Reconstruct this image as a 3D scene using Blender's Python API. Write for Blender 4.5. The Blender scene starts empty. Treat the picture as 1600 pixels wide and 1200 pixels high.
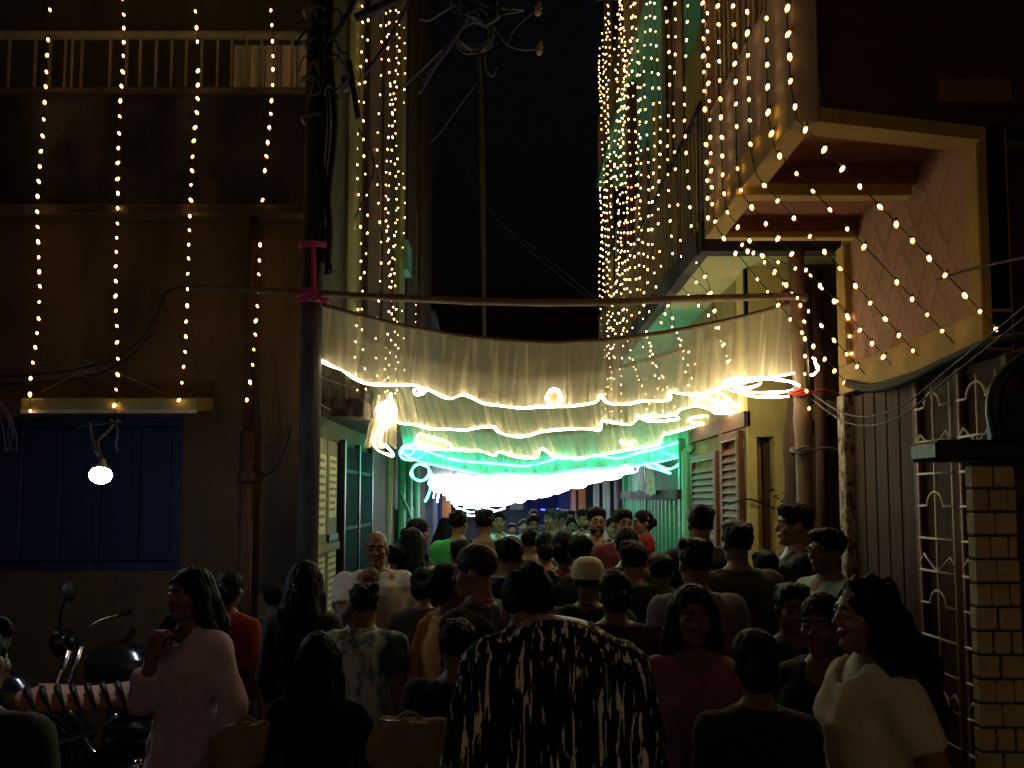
import bpy, math, random
import numpy as np
from math import sin, cos, pi, radians, sqrt, floor
from mathutils import Vector, Matrix

random.seed(7)
RNG = np.random.default_rng(11)
S = bpy.context.scene
COL = S.collection

# ------------------------------------------------------------------ camera
CAM_Z, PITCH, FPX, PPY = 1.88, radians(3.5), 1200.0, 704.6
cam_d = bpy.data.cameras.new('camera')
cam_d.sensor_width = 36.0
cam_d.lens = 27.0
cam_d.shift_y = (PPY - 600.0) / 1600.0
cam_d.clip_start = 0.05
cam_d.clip_end = 400.0
cam = bpy.data.objects.new('camera', cam_d)
COL.objects.link(cam)
cam.location = (0, 0, CAM_Z)
cam.rotation_euler = (radians(90) + PITCH, 0, 0)
S.camera = cam

# ------------------------------------------------------------------ night sky
W = bpy.data.worlds.new('World')
S.world = W
W.use_nodes = True
nt = W.node_tree
bg = nt.nodes['Background']
sky = nt.nodes.new('ShaderNodeTexSky')
sky.sky_type = 'NISHITA'
sky.sun_disc = False
sky.sun_elevation = radians(-4)
sky.sun_rotation = radians(200)
nt.links.new(sky.outputs[0], bg.inputs[0])
bg.inputs[1].default_value = 0.1

S.view_settings.view_transform = 'Standard'
S.view_settings.look = 'None'
S.view_settings.exposure = 0.0
S.view_settings.gamma = 1.0
S.view_settings.use_curve_mapping = False
S.render.engine = 'CYCLES'
S.cycles.use_denoising = True
S.cycles.max_bounces = 7
S.cycles.diffuse_bounces = 4
S.cycles.transparent_max_bounces = 24
S.cycles.sample_clamp_indirect = 3.0
S.cycles.use_light_tree = True
S.cycles.caustics_reflective = False
S.cycles.caustics_refractive = False

# brightness of the lamps the place has and of the added fill bulbs
L_BULB, L_LED, L_GREEN, L_COOL, L_LAMP = 17.0, 24.0, 20.0, 17.0, 120.0


def at(px, py, Y):
    """the world point seen at a photo pixel, Y metres down the lane"""
    u, v = (px - 800.0) / FPX, (PPY - py) / FPX
    t = Y / (cos(PITCH) - v * sin(PITCH))
    return Vector((t * u, Y, CAM_Z + t * (sin(PITCH) + v * cos(PITCH))))


# ------------------------------------------------------------------ materials
MATS = {}


def mat(name, c, rough=0.75, c2=None, scale=4.0, bump=0.25, bscale=None, metal=0.0, detail=6.0, lo=0.35, hi=0.65,
        streak=1.0, spec=0.35, sheen=0.0, c3=None):
    if name in MATS:
        return MATS[name]
    m = bpy.data.materials.new(name)
    m.use_nodes = True
    n, l = m.node_tree.nodes, m.node_tree.links
    p = n['Principled BSDF']
    p.inputs['Roughness'].default_value = rough
    p.inputs['Metallic'].default_value = metal
    p.inputs['Specular IOR Level'].default_value = spec
    if sheen:
        p.inputs['Sheen Weight'].default_value = sheen
    tc = n.new('ShaderNodeTexCoord')
    mp = n.new('ShaderNodeMapping')
    mp.inputs['Scale'].default_value = (1, 1, 1.0 / streak)
    l.new(tc.outputs['Object'], mp.inputs[0])
    if c2 is None:
        c2 = tuple(x * 0.6 for x in c)
    nz = n.new('ShaderNodeTexNoise')
    nz.inputs['Scale'].default_value = scale
    nz.inputs['Detail'].default_value = detail
    nz.inputs['Roughness'].default_value = 0.65
    l.new(mp.outputs[0], nz.inputs['Vector'])
    rp = n.new('ShaderNodeValToRGB')
    rp.color_ramp.elements[0].position = lo
    rp.color_ramp.elements[1].position = hi
    rp.color_ramp.elements[0].color = (*c2, 1)
    rp.color_ramp.elements[1].color = (*c, 1)
    l.new(nz.outputs['Fac'], rp.inputs[0])
    out = rp.outputs[0]
    if c3 is not None:
        n3 = n.new('ShaderNodeTexNoise')
        n3.inputs['Scale'].default_value = scale * 0.45
        n3.inputs['Detail'].default_value = 5
        r3 = n.new('ShaderNodeValToRGB')
        r3.color_ramp.elements[0].position = 0.52
        r3.color_ramp.elements[1].position = 0.62
        l.new(mp.outputs[0], n3.inputs['Vector'])
        l.new(n3.outputs['Fac'], r3.inputs[0])
        mx = n.new('ShaderNodeMixRGB')
        mx.inputs[2].default_value = (*c3, 1)
        l.new(r3.outputs[0], mx.inputs[0])
        l.new(out, mx.inputs[1])
        out = mx.outputs[0]
    l.new(out, p.inputs['Base Color'])
    if bump:
        nb = n.new('ShaderNodeTexNoise')
        nb.inputs['Scale'].default_value = bscale or scale * 6
        nb.inputs['Detail'].default_value = 4
        l.new(mp.outputs[0], nb.inputs['Vector'])
        bp = n.new('ShaderNodeBump')
        bp.inputs['Strength'].default_value = bump
        bp.inputs['Distance'].default_value = 0.01
        l.new(nb.outputs['Fac'], bp.inputs['Height'])
        l.new(bp.outputs[0], p.inputs['Normal'])
    MATS[name] = m
    return m


def emit(name, c, strength):
    if name in MATS:
        return MATS[name]
    m = bpy.data.materials.new(name)
    m.use_nodes = True
    n, l = m.node_tree.nodes, m.node_tree.links
    n.remove(n['Principled BSDF'])
    e = n.new('ShaderNodeEmission')
    e.inputs[0].default_value = (*c, 1)
    e.inputs[1].default_value = strength
    l.new(e.outputs[0], n['Material Output'].inputs[0])
    MATS[name] = m
    return m


def net_mat(name, c, lo=0.30, hi=0.8):
    """sheer net curtain: open weave (transparent) mixed with threads that scatter and let light through"""
    m = bpy.data.materials.new(name)
    m.use_nodes = True
    n, l = m.node_tree.nodes, m.node_tree.links
    n.remove(n['Principled BSDF'])
    tr = n.new('ShaderNodeBsdfTransparent')
    df = n.new('ShaderNodeBsdfDiffuse')
    tl = n.new('ShaderNodeBsdfTranslucent')
    df.inputs[0].default_value = (*c, 1)
    tl.inputs[0].default_value = (*c, 1)
    m1 = n.new('ShaderNodeMixShader')
    m1.inputs[0].default_value = 0.5
    l.new(df.outputs[0], m1.inputs[1])
    l.new(tl.outputs[0], m1.inputs[2])
    uv = n.new('ShaderNodeUVMap')
    mp = n.new('ShaderNodeMapping')
    mp.inputs['Scale'].default_value = (60, 0.5, 1)
    l.new(uv.outputs[0], mp.inputs[0])
    nz = n.new('ShaderNodeTexNoise')
    nz.inputs['Scale'].default_value = 1.0
    nz.inputs['Detail'].default_value = 3
    nz.inputs['Distortion'].default_value = 0.5
    l.new(mp.outputs[0], nz.inputs['Vector'])
    rp = n.new('ShaderNodeMapRange')
    rp.inputs['From Min'].default_value = 0.55
    rp.inputs['From Max'].default_value = 0.70
    rp.inputs['To Min'].default_value = lo
    rp.inputs['To Max'].default_value = hi
    l.new(nz.outputs['Fac'], rp.inputs['Value'])
    mix = n.new('ShaderNodeMixShader')
    l.new(rp.outputs[0], mix.inputs[0])
    l.new(tr.outputs[0], mix.inputs[1])
    l.new(m1.outputs[0], mix.inputs[2])
    l.new(mix.outputs[0], n['Material Output'].inputs[0])
    MATS[name] = m
    return m


# ------------------------------------------------------------------ objects
def tag(o, label=None, cat=None, group=None, kind=None):
    if label: o['label'] = label
    if cat: o['category'] = cat
    if group: o['group'] = group
    if kind: o['kind'] = kind
    return o


def thing(name, loc, label, cat, group=None, rz=0.0):
    o = bpy.data.objects.new(name, None)
    COL.objects.link(o)
    o.location = loc
    o.rotation_euler = (0, 0, rz)
    o.empty_display_size = 0.1
    return tag(o, label, cat, group)


def wloc(o):
    v = Vector((0, 0, 0))
    while o is not None:
        v += o.location
        o = o.parent
    return v


class MB:
    """collects boxes, tubes, prisms and lathes in world space; build() links them as one mesh object"""

    def __init__(s):
        s.v, s.f, s.mi, s.sm = [], [], [], []
        s.cur = 0
        s.smooth = False

    def add(s, vs, fs, smooth=None):
        o = len(s.v)
        s.v += [tuple(p) for p in vs]
        for f in fs:
            s.f.append(tuple(i + o for i in f))
            s.mi.append(s.cur)
            s.sm.append(s.smooth if smooth is None else smooth)
        return s

    def box(s, x0, x1, y0, y1, z0, z1):
        v = [(x0, y0, z0), (x1, y0, z0), (x1, y1, z0), (x0, y1, z0), (x0, y0, z1), (x1, y0, z1), (x1, y1, z1), (x0, y1, z1)]
        return s.add(v, [(0, 3, 2, 1), (4, 5, 6, 7), (0, 1, 5, 4), (1, 2, 6, 5), (2, 3, 7, 6), (3, 0, 4, 7)], False)

    def bbox(s, x0, x1, y0, y1, z0, z1, b=0.006):
        """box with chamfered vertical and horizontal edges"""
        b = min(b, (x1 - x0) * .3, (y1 - y0) * .3, (z1 - z0) * .3)
        v, idx = [], {}
        for i, X in enumerate((x0, x1)):
            for j, Yy in enumerate((y0, y1)):
                for k, Z in enumerate((z0, z1)):
                    dx, dy, dz = (b if i == 0 else -b), (b if j == 0 else -b), (b if k == 0 else -b)
                    idx[i, j, k, 0] = len(v); v.append((X, Yy + dy, Z + dz))
                    idx[i, j, k, 1] = len(v); v.append((X + dx, Yy, Z + dz))
                    idx[i, j, k, 2] = len(v); v.append((X + dx, Yy + dy, Z))
        f = []
        for a in (0, 1):
            f.append(tuple(idx[a, j, k, 0] for j, k in ((0, 0), (1, 0), (1, 1), (0, 1))))
            f.append(tuple(idx[i, a, k, 1] for i, k in ((0, 0), (1, 0), (1, 1), (0, 1))))
            f.append(tuple(idx[i, j, a, 2] for i, j in ((0, 0), (1, 0), (1, 1), (0, 1))))
        for a in (0, 1):
            for c in (0, 1):
                f.append((idx[a, c, 0, 0], idx[a, c, 1, 0], idx[a, c, 1, 1], idx[a, c, 0, 1]))
                f.append((idx[a, 0, c, 0], idx[a, 1, c, 0], idx[a, 1, c, 2], idx[a, 0, c, 2]))
                f.append((idx[0, a, c, 1], idx[1, a, c, 1], idx[1, a, c, 2], idx[0, a, c, 2]))
                for d in (0, 1):
                    f.append((idx[a, c, d, 0], idx[a, c, d, 1], idx[a, c, d, 2]))
        return s.add(v, f, False)

    def prism(s, pts, z0, z1):
        n = len(pts)
        v = [(x, y, z0) for x, y in pts] + [(x, y, z1) for x, y in pts]
        f = [tuple(range(n - 1, -1, -1)), tuple(range(n, 2 * n))]
        f += [(i, (i + 1) % n, (i + 1) % n + n, i + n) for i in range(n)]
        return s.add(v, f, False)

    def tube(s, pts, r, seg=6, cap=True, r1=None, closed=False):
        pts = [Vector(p) for p in pts]
        n = len(pts)
        v, f = [], []
        up = None
        for i, p in enumerate(pts):
            if closed:
                d = pts[(i + 1) % n] - pts[i - 1]
            else:
                d = pts[min(i + 1, n - 1)] - pts[max(i - 1, 0)]
            if d.length < 1e-9: d = Vector((0, 0, 1))
            d.normalize()
            if up is None:
                up = Vector((0, 0, 1)) if abs(d.z) < 0.9 else Vector((1, 0, 0))
            a = up - d * up.dot(d)
            if a.length < 1e-4:
                a = d.orthogonal()
            a.normalize()
            up = a
            b = d.cross(a)
            rr = (r[i] if isinstance(r, (list, tuple)) else (r if r1 is None else r + (r1 - r) * i / max(1, n - 1)))
            for k in range(seg):
                t = 2 * pi * k / seg
                v.append(p + a * (rr * cos(t)) + b * (rr * sin(t)))
        m = n if closed else n - 1
        for i in range(m):
            for k in range(seg):
                j = (i + 1) % n
                f.append((i * seg + k, i * seg + (k + 1) % seg, j * seg + (k + 1) % seg, j * seg + k))
        if cap and not closed:
            f.append(tuple(range(seg - 1, -1, -1)))
            f.append(tuple((n - 1) * seg + k for k in range(seg)))
        return s.add(v, f, seg > 4)

    def lathe(s, prof, c, ax=(0, 0, 1), seg=14):
        ax = Vector(ax).normalized()
        a = ax.orthogonal().normalized()
        b = ax.cross(a)
        c = Vector(c)
        v, f = [], []
        for r, h in prof:
            for k in range(seg):
                t = 2 * pi * k / seg
                v.append(c + ax * h + a * (max(r, 1e-5) * cos(t)) + b * (max(r, 1e-5) * sin(t)))
        for i in range(len(prof) - 1):
            for k in range(seg):
                f.append((i * seg + k, i * seg + (k + 1) % seg, (i + 1) * seg + (k + 1) % seg, (i + 1) * seg + k))
        return s.add(v, f, True)

    def ball(s, c, r, seg=10, ring=7):
        if not isinstance(r, (tuple, list)): r = (r, r, r)
        v, f = [], []
        for i in range(ring + 1):
            ph = pi * i / ring
            for k in range(seg):
                t = 2 * pi * k / seg
                v.append((c[0] + r[0] * sin(ph) * cos(t), c[1] + r[1] * sin(ph) * sin(t), c[2] + r[2] * cos(ph)))
        for i in range(ring):
            for k in range(seg):
                f.append((i * seg + k, (i + 1) * seg + k, (i + 1) * seg + (k + 1) % seg, i * seg + (k + 1) % seg))
        return s.add(v, f, True)

    def build(s, name, mats, parent=None, kind=None, label=None, uv=None):
        me = bpy.data.meshes.new(name)
        off = wloc(parent) if parent else Vector((0, 0, 0))
        me.from_pydata([(p[0] - off.x, p[1] - off.y, p[2] - off.z) for p in s.v], [], s.f)
        for m in (mats if isinstance(mats, (list, tuple)) else [mats]):
            me.materials.append(m)
        me.polygons.foreach_set('material_index', s.mi)
        me.polygons.foreach_set('use_smooth', s.sm)
        if uv is not None:
            ul = me.uv_layers.new(name='UVMap')
            li = np.zeros(len(me.loops), dtype=np.int32)
            me.loops.foreach_get('vertex_index', li)
            ul.data.foreach_set('uv', np.asarray(uv, dtype=np.float32)[li].ravel())
        me.update()
        o = bpy.data.objects.new(name, me)
        COL.objects.link(o)
        if parent: o.parent = parent
        if kind: o['kind'] = kind
        if label: o['label'] = label
        return o


def solo(o, label, cat, group=None):
    """a thing that is one mesh: move its origin to its base"""
    me = o.data
    n = len(me.vertices)
    co = np.zeros(n * 3, dtype=np.float32)
    me.vertices.foreach_get('co', co)
    co = co.reshape(-1, 3)
    lo, hi = co.min(0), co.max(0)
    c = np.array([(lo[0] + hi[0]) / 2, (lo[1] + hi[1]) / 2, lo[2]], dtype=np.float32)
    me.vertices.foreach_set('co', (co - c).ravel())
    me.update()
    o.location = [float(x) for x in c]
    return tag(o, label, cat, group)


def share(src, name, loc, parent=None, rot=(0, 0, 0), scale=None):
    o = bpy.data.objects.new(name, src)
    COL.objects.link(o)
    if parent:
        o.parent = parent
        loc = Vector(loc) - wloc(parent)
    o.location = loc
    o.rotation_euler = rot
    if scale: o.scale = scale
    return o


def catmull(pts, n=8):
    pts = [Vector(p) for p in pts]
    out = []
    for i in range(len(pts) - 1):
        p0, p1, p2, p3 = pts[max(i - 1, 0)], pts[i], pts[i + 1], pts[min(i + 2, len(pts) - 1)]
        for k in range(n):
            t = k / n
            out.append(0.5 * ((2 * p1) + (p2 - p0) * t + (2 * p0 - 5 * p1 + 4 * p2 - p3) * t * t + (3 * p1 - p0 - 3 * p2 + p3) * t ** 3))
    out.append(pts[-1])
    return out
# ================================================================== materials of the place
M = {}
M['ground'] = mat('ground', (.06, .055, .05), .8, (.03, .028, .026), 3, .5, 60)
M['lane'] = mat('lane', (.09, .085, .08), .75, (.05, .048, .045), 2, .4, 40)
M['brownwall'] = mat('brown_wall', (.13, .082, .035), .85, (.075, .047, .022), 2.2, .4, 30, c3=(.03, .025, .022), streak=2.5)
M['stain'] = mat('stained_wall', (.035, .03, .027), .9, (.012, .011, .011), 2.6, .5, 30, streak=1.6, c3=(.075, .066, .06))
M['ledge'] = mat('ledge', (.12, .08, .047), .85, (.06, .042, .028), 5, .5, 40)
M['greypanel'] = mat('grey_panel', (.75, .66, .54), .7, (.6, .52, .42), 3, .2, 40, streak=4)
M['orangewall'] = mat('orange_wall', (.55, .29, .11), .8, (.42, .22, .09), 3, .3, 30)
M['blue'] = mat('blue_paint', (.02, .04, .11), .6, (.012, .024, .07), 3, .2, 40, streak=3)
M['yellowhood'] = mat('yellow_hood', (.42, .33, .10), .7, (.28, .22, .08), 5, .3, 40)
M['whiteedge'] = mat('white_edge', (.6, .6, .55), .6, (.45, .45, .42), 8, .2)
M['pipe'] = mat('red_pipe', (.085, .034, .02), .65, (.05, .024, .016), 5, .2, 40)
M['darkmetal'] = mat('dark_metal', (.035, .034, .033), .45, (.02, .02, .02), 10, .2, 60, metal=.6)
M['rail'] = mat('rail_paint', (.34, .30, .2), .5, (.22, .18, .12), 12, .2, 60)
M['pole'] = mat('pole_concrete', (.075, .072, .075), .85, (.035, .034, .036), 6, .6, 40, streak=3)
M['cable'] = mat('black_cable', (.014, .014, .015), .8, (.012, .012, .014), 20, 0)
M['bluecable'] = mat('blue_cable', (.06, .06, .22), .4, (.04, .04, .14), 20, 0)
M['greycable'] = mat('grey_cable', (.16, .16, .18), .7, (.10, .10, .12), 20, 0)
M['pink'] = mat('pink_rope', (.55, .07, .22), .7, (.4, .05, .16), 20, .3)
M['bamboo'] = mat('bamboo', (.20, .13, .075), .6, (.11, .07, .042), 6, .3, 60, streak=6)
M['bamboolight'] = mat('bamboo_pale', (.38, .24, .13), .6, (.26, .15, .085), 6, .3, 60, streak=8)
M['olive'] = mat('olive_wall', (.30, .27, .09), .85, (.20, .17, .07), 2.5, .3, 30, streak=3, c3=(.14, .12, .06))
M['maroon'] = mat('maroon_wall', (.085, .045, .03), .8, (.05, .03, .022), 3, .3, 30, streak=4)
M['darkolive'] = mat('dark_olive', (.09, .08, .04), .85, (.05, .045, .028), 3, .3, 30, streak=3)
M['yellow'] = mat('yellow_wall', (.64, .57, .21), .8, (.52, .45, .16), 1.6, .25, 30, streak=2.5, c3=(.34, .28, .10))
M['mint'] = mat('mint_paint_lit', (.16, .42, .26), .8, (.11, .30, .19), 2.5, .25, 30)  # green light put into the colour of the slabs and deeper side wall
M['paleceil'] = mat('pale_soffit', (.42, .43, .22), .85, (.30, .30, .15), 1.8, .35, 20, c3=(.20, .18, .09))
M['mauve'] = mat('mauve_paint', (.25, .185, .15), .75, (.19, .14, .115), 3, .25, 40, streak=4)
M['trim'] = mat('yellow_trim', (.40, .28, .085), .8, (.30, .20, .06), 5, .3, 40)
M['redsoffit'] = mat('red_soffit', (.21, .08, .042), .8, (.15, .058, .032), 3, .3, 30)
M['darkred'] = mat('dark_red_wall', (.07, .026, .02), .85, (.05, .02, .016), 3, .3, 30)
M['rose'] = mat('rose_panel', (.38, .22, .16), .8, (.29, .165, .115), 2, .25, 40)
M['wood'] = mat('door_wood', (.07, .032, .012), .8, (.032, .014, .006), 3, .4, 30, streak=10)
M['shutter'] = mat('shutter_wood', (.16, .052, .025), .65, (.11, .035, .018), 4, .3, 50)
M['frame'] = mat('pale_frame', (.45, .33, .2), .6, (.33, .23, .14), 8, .3)
M['whitebar'] = mat('white_bar', (.8, .75, .65), .5, (.6, .55, .46), 15, .1)
M['jamb'] = mat('carved_jamb', (.46, .38, .31), .8, (.10, .07, .055), 26, .8, 40, lo=.44, hi=.52, streak=1.6)
M['brick'] = mat('tan_brick', (.60, .48, .31), .85, (.44, .33, .20), 7, .6, 50)
M['mortar'] = mat('mortar', (.07, .05, .035), .95, (.045, .033, .025), 20, .5)
M['black'] = mat('black_paint', (.014, .014, .015), .45, (.009, .009, .01), 8, .2)
M['greenpipe'] = mat('green_lit_pipe', (.10, .42, .25), .4, (.07, .3, .18), 5, .1)  # pipes coloured as the green ropes light them
M['greensheet'] = mat('green_sheet', (.03, .30, .12), .55, (.018, .19, .075), 4, .3, 30, streak=6)
M['teal'] = mat('teal_door', (.012, .06, .085), .75, (.008, .035, .05), 4, .15, 30, streak=8, spec=.12)
M['purple'] = mat('purple_door', (.05, .025, .045), .6, (.03, .016, .028), 4, .2)
M['poster'] = mat('notice_paper', (.52, .48, .28), .8, (.40, .36, .2), 6, .15)
M['ink'] = mat('notice_ink', (.13, .12, .08), .9, (.10, .09, .06), 6, 0)
M['orange'] = mat('orange_pillar', (.42, .16, .06), .7, (.3, .11, .045), 4, .2)
M['cobalt'] = mat('cobalt_cloth', (.02, .03, .22), .8, (.012, .02, .15), 5, .2, streak=5)
M['slate'] = mat('slate_wall', (.09, .11, .17), .85, (.05, .06, .1), 4, .4, 30)
M['pinkwall'] = mat('pink_wall', (.5, .22, .3), .8, (.38, .16, .22), 4, .2)
M['palecloth'] = mat('pale_cloth', (.62, .62, .62), .85, (.48, .48, .5), 6, .2, streak=4)
M['yellowcloth'] = mat('yellow_white_cloth', (.65, .62, .52), .85, (.6, .42, .08), 9, .2, lo=.42, hi=.5)
M['net'] = net_mat('cream_net', (.86, .78, .58), .38, .80)
M['netgreen'] = net_mat('pale_net_green_tint', (.42, .80, .62), .72, .95)  # green of the rope light put into the net colour as a tint
M['netwhite'] = net_mat('white_net', (.75, .75, .75), .5, .9)
M['netdark'] = net_mat('grey_net', (.22, .19, .18), .55, .9)
M['bulb'] = emit('bulb_glow', (1.0, .60, .22), L_BULB)
M['bulbskin'] = emit('bulb_amber', (1.0, .30, .03), L_BULB * .22)
M['bulbfill'] = emit('bulb_glow_fill', (1.0, .72, .42), L_BULB)  # for the added fill strings behind the camera
M['bulbpale'] = emit('bulb_glow_pale', (1.0, .62, .24), L_BULB * .9)
M['ledwarm'] = emit('led_warm', (1.0, .81, .48), L_LED)
M['ledgreen'] = emit('led_green', (.045, 1.0, .58), L_GREEN)
M['ledcool'] = emit('led_cool', (.82, .93, 1.0), L_COOL)
M['lamp'] = emit('lamp_glow', (.70, .84, 1.0), L_LAMP)
M['ledblue'] = emit('led_blue', (.08, .12, 1.0), 3.0)
M['socket'] = mat('socket', (.03, .05, .025), .5, (.02, .03, .018), 20, 0)
M['wire'] = mat('wire', (.03, .035, .02), .5, (.02, .022, .015), 20, 0)
M['leaf'] = mat('leaf', (.05, .08, .02), .5, (.03, .05, .015), 9, .2)

# ================================================================== ground
g = MB()
g.box(-60, 60, -40, 80, -.5, 0)
g.build('ground', M['ground'], kind='structure')
g = MB()
g.box(-1.45, 1.82, 5.6, 30, -.1, .004)
g.build('lane', M['lane'], kind='structure')

# ================================================================== building with the long balcony (its street front)
FY = 5.50                                   # street front
LB = thing('building', (-3.4, FY, 0), 'weathered brown street front with rail topped balcony parapet and blue shuttered window', 'building')
b = MB()                                    # wall with the window opening left out
b.box(-7, -4.2, FY, FY + .3, 0, 9)
b.box(-2.36, -1.50, FY, FY + .3, 0, 3.92)
b.box(-4.2, -2.36, FY, FY + .3, 0, 1.36)
b.box(-4.2, -2.36, FY, FY + .3, 2.46, 3.92)
b.build('wall', M['brownwall'], LB)
b = MB(); b.box(-4.2, -1.50, FY + .02, FY + .3, 3.925, 4.86); b.build('parapet', M['stain'], LB)
b = MB()
b.bbox(-7, -1.48, FY - .14, FY + .1, 3.90, 3.975, .012)
b.build('ledge', M['ledge'], LB)
b = MB(); b.bbox(-7, -1.49, FY - .02, FY + .2, 4.862, 4.905, .01); b.build('coping', M['ledge'], LB)
b = MB(); b.tube([(-7, FY + .05, 5.335), (-1.52, FY + .05, 5.335)], .032, 8); b.build('handrail', M['rail'], LB)
bal = MB(); bal.box(-.008, .008, -.008, .008, 0, .40)
bo = bal.build('baluster', M['rail']); bm_ = bo.data; bo.parent = LB
xs = [-3.92, -3.68, -2.98, -2.87, -2.72, -2.35, -2.26, -2.13]
xs = [at(px, 100, FY + .05).x for px in (55, 78, 172, 198, 291, 315, 14, 102, 113, 128, 219, 244, 268, 340, 362, 385, 408, 432, 456)]
bo.location = Vector((xs[0], FY + .05, 4.91)) - LB.location
for x in xs[1:]:
    share(bm_, 'baluster', (x, FY + .05, 4.91), LB)
b = MB(); b.box(-7, -2.08, FY + 1.3, FY + 1.4, 4.8, 9.5); b.build('back_wall', M['maroon'], LB)
b = MB(); b.box(-2.08, -1.52, FY + .62, FY + .7, 4.8, 9.5); b.build('plastered_bay', M['orangewall'], LB)
for i in range(5):                          # grey sheets behind the last rail bay
    x0 = -2.10 + i * .119
    b = MB(); b.bbox(x0, x0 + .112, FY + .11, FY + .125, 4.91, 5.30, .003); b.build('panel', M['greypanel'], LB)
for k in range(3):                          # doors opening on the balcony
    d = MB(); x0 = -4.3 + k * .72
    d.bbox(x0, x0 + .5, FY + 1.24, FY + 1.3, 4.8, 6.9, .01)
    dd = d.build('balcony_door', M['wood'], LB)
    for j in range(2):
        e = MB(); e.bbox(x0 + .05 + .22 * j, x0 + .23 + .22 * j, FY + 1.225, FY + 1.24, 5.0, 5.75, .006); e.build('door_panel', M['darkolive'], dd)
# window with blue shutters under a yellow hood
wf = MB()
wf.box(-4.2, -2.36, FY + .05, FY + .12, 1.36, 1.42); wf.box(-4.2, -2.36, FY + .05, FY + .12, 2.40, 2.46)
wf.box(-4.2, -4.14, FY + .05, FY + .12, 1.42, 2.40); wf.box(-2.42, -2.36, FY + .05, FY + .12, 1.42, 2.40)
WIN = wf.build('window', M['blue'], LB)
for i in range(6):
    x0 = -4.135 + i * .286
    b = MB(); b.bbox(x0, x0 + .278, FY + .09, FY + .12, 1.425, 2.395, .008)
    b.box(x0 + .05, x0 + .228, FY + .075, FY + .09, 1.5, 1.86); b.box(x0 + .05, x0 + .228, FY + .075, FY + .09, 1.95, 2.32)
    b.build('shutter', M['blue'], WIN)
h = MB()
hx0, hx1 = at(40, 640, 5.25).x, at(312, 640, 5.25).x
h.add([(hx0, FY, 2.60), (hx1, FY, 2.60), (hx1, 5.2, 2.555), (hx0, 5.2, 2.555), (hx0, FY, 2.51), (hx1, FY, 2.51), (hx1, 5.2, 2.465), (hx0, 5.2, 2.465)],
      [(0, 3, 2, 1), (4, 5, 6, 7), (3, 7, 6, 2), (0, 1, 5, 4), (1, 2, 6, 5), (0, 4, 7, 3)], False)
hood = h.build('window_hood', M['yellowhood'], LB)
h = MB(); h.box(hx0, hx1, 5.192, 5.2, 2.455, 2.478); h.build('drip_edge', M['whiteedge'], hood)
p = MB()
px_ = at(387, 650, 5.42)
p.tube([(px_.x, 5.42, 0), (px_.x, 5.42, 2.35)], .05, 10)
p.tube([(px_.x, 5.42, 1.98), (px_.x, 5.42, 2.06)], .065, 10)
p.tube([(px_.x, 5.42, 2.36), (px_.x + .02, 5.42, 3.9)], .03, 8)
dp = p.build('drainpipe', M['pipe'], LB)
b = MB(); b.box(-2.36, -1.50, FY - .004, FY, .0, 1.2); b.build('plinth', M['ledge'], LB)

# ================================================================== house along the lane, pole side
HL = thing('house', (-1.9, 9.5, 0), 'tall narrow house with paper notices and teal grille door beside black utility pole', 'house')
LX = -1.50
b = MB(); b.box(-5, LX, 5.82, 13.3, 0, 11.5); b.build('wall', M['darkolive'], HL)
zs = 11.5
for (y0, y1, m_, d_) in ((6.75, 7.35, 'olive', .03), (7.6, 8.2, 'maroon', .05), (8.6, 9.3, 'maroon', .03), (9.7, 10.15, 'olive', .06), (10.5, 11.4, 'maroon', .05), (11.7, 13.25, 'maroon', .09)):
    b = MB(); b.box(LX, LX + d_, y0, y1, 2.75, zs); b.build('pilaster', M[m_], HL)
for (y0, z0) in ((8.25, 4.2), (9.35, 4.2), (8.25, 7.2), (9.35, 7.2), (11.45, 5)):
    b = MB(); b.box(LX, LX + .02, y0, y0 + .3, z0, z0 + 1.3); w_ = b.build('window', M['black'], HL)
    b = MB(); b.box(LX + .02, LX + .035, y0 + .13, y0 + .17, z0, z0 + 1.3); b.build('window_bar', M['rail'], w_)
b = MB(); b.box(LX, LX + .12, 10.0, 10.4, 4.9, 5.3); b.build('green_box', M['mint'], HL)
# notice boards / panelled door
b = MB(); b.bbox(LX, LX + .03, 5.75, 6.10, 0, 2.35, .008); dr = b.build('door', M['olive'], HL)
b = MB(); b.bbox(LX, LX + .03, 6.12, 6.46, 0, 2.35, .008); dr2 = b.build('door', M['olive'], HL)


def notice(x, y0, y1, z0, z1, par, lines=9):
    q = MB(); q.box(x, x + .004, y0, y1, z0, z1); o = q.build('notice', M['poster'], par)
    q = MB()
    for i in range(lines):
        z = z1 - (z1 - z0) * (i + 1) / (lines + 1)
        y = y0 + .02
        while y < y1 - .03:
            w = random.uniform(.012, .05)
            q.box(x + .004, x + .0055, y, min(y + w, y1 - .015), z, z + (z1 - z0) / (lines + 1) * .4)
            y += w + random.uniform(.008, .02)
    q.build('print', M['ink'], o, kind='stuff')


notice(LX + .03, 5.80, 6.05, 1.60, 2.22, dr); notice(LX + .03, 5.80, 6.05, .95, 1.42, dr)
notice(LX + .03, 6.17, 6.42, 1.72, 2.22, dr2, 8); notice(LX + .03, 6.17, 6.42, .9, 1.5, dr2, 10)
b = MB(); b.bbox(LX + .03, LX + .05, 6.13, 6.45, 1.53, 1.59, .004); b.build('blue_sign', M['blue'], dr2)
b = MB(); b.box(LX + .03, LX + .06, 5.75, 6.46, 1.46, 1.52); b.build('rail', M['olive'], dr)
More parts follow.
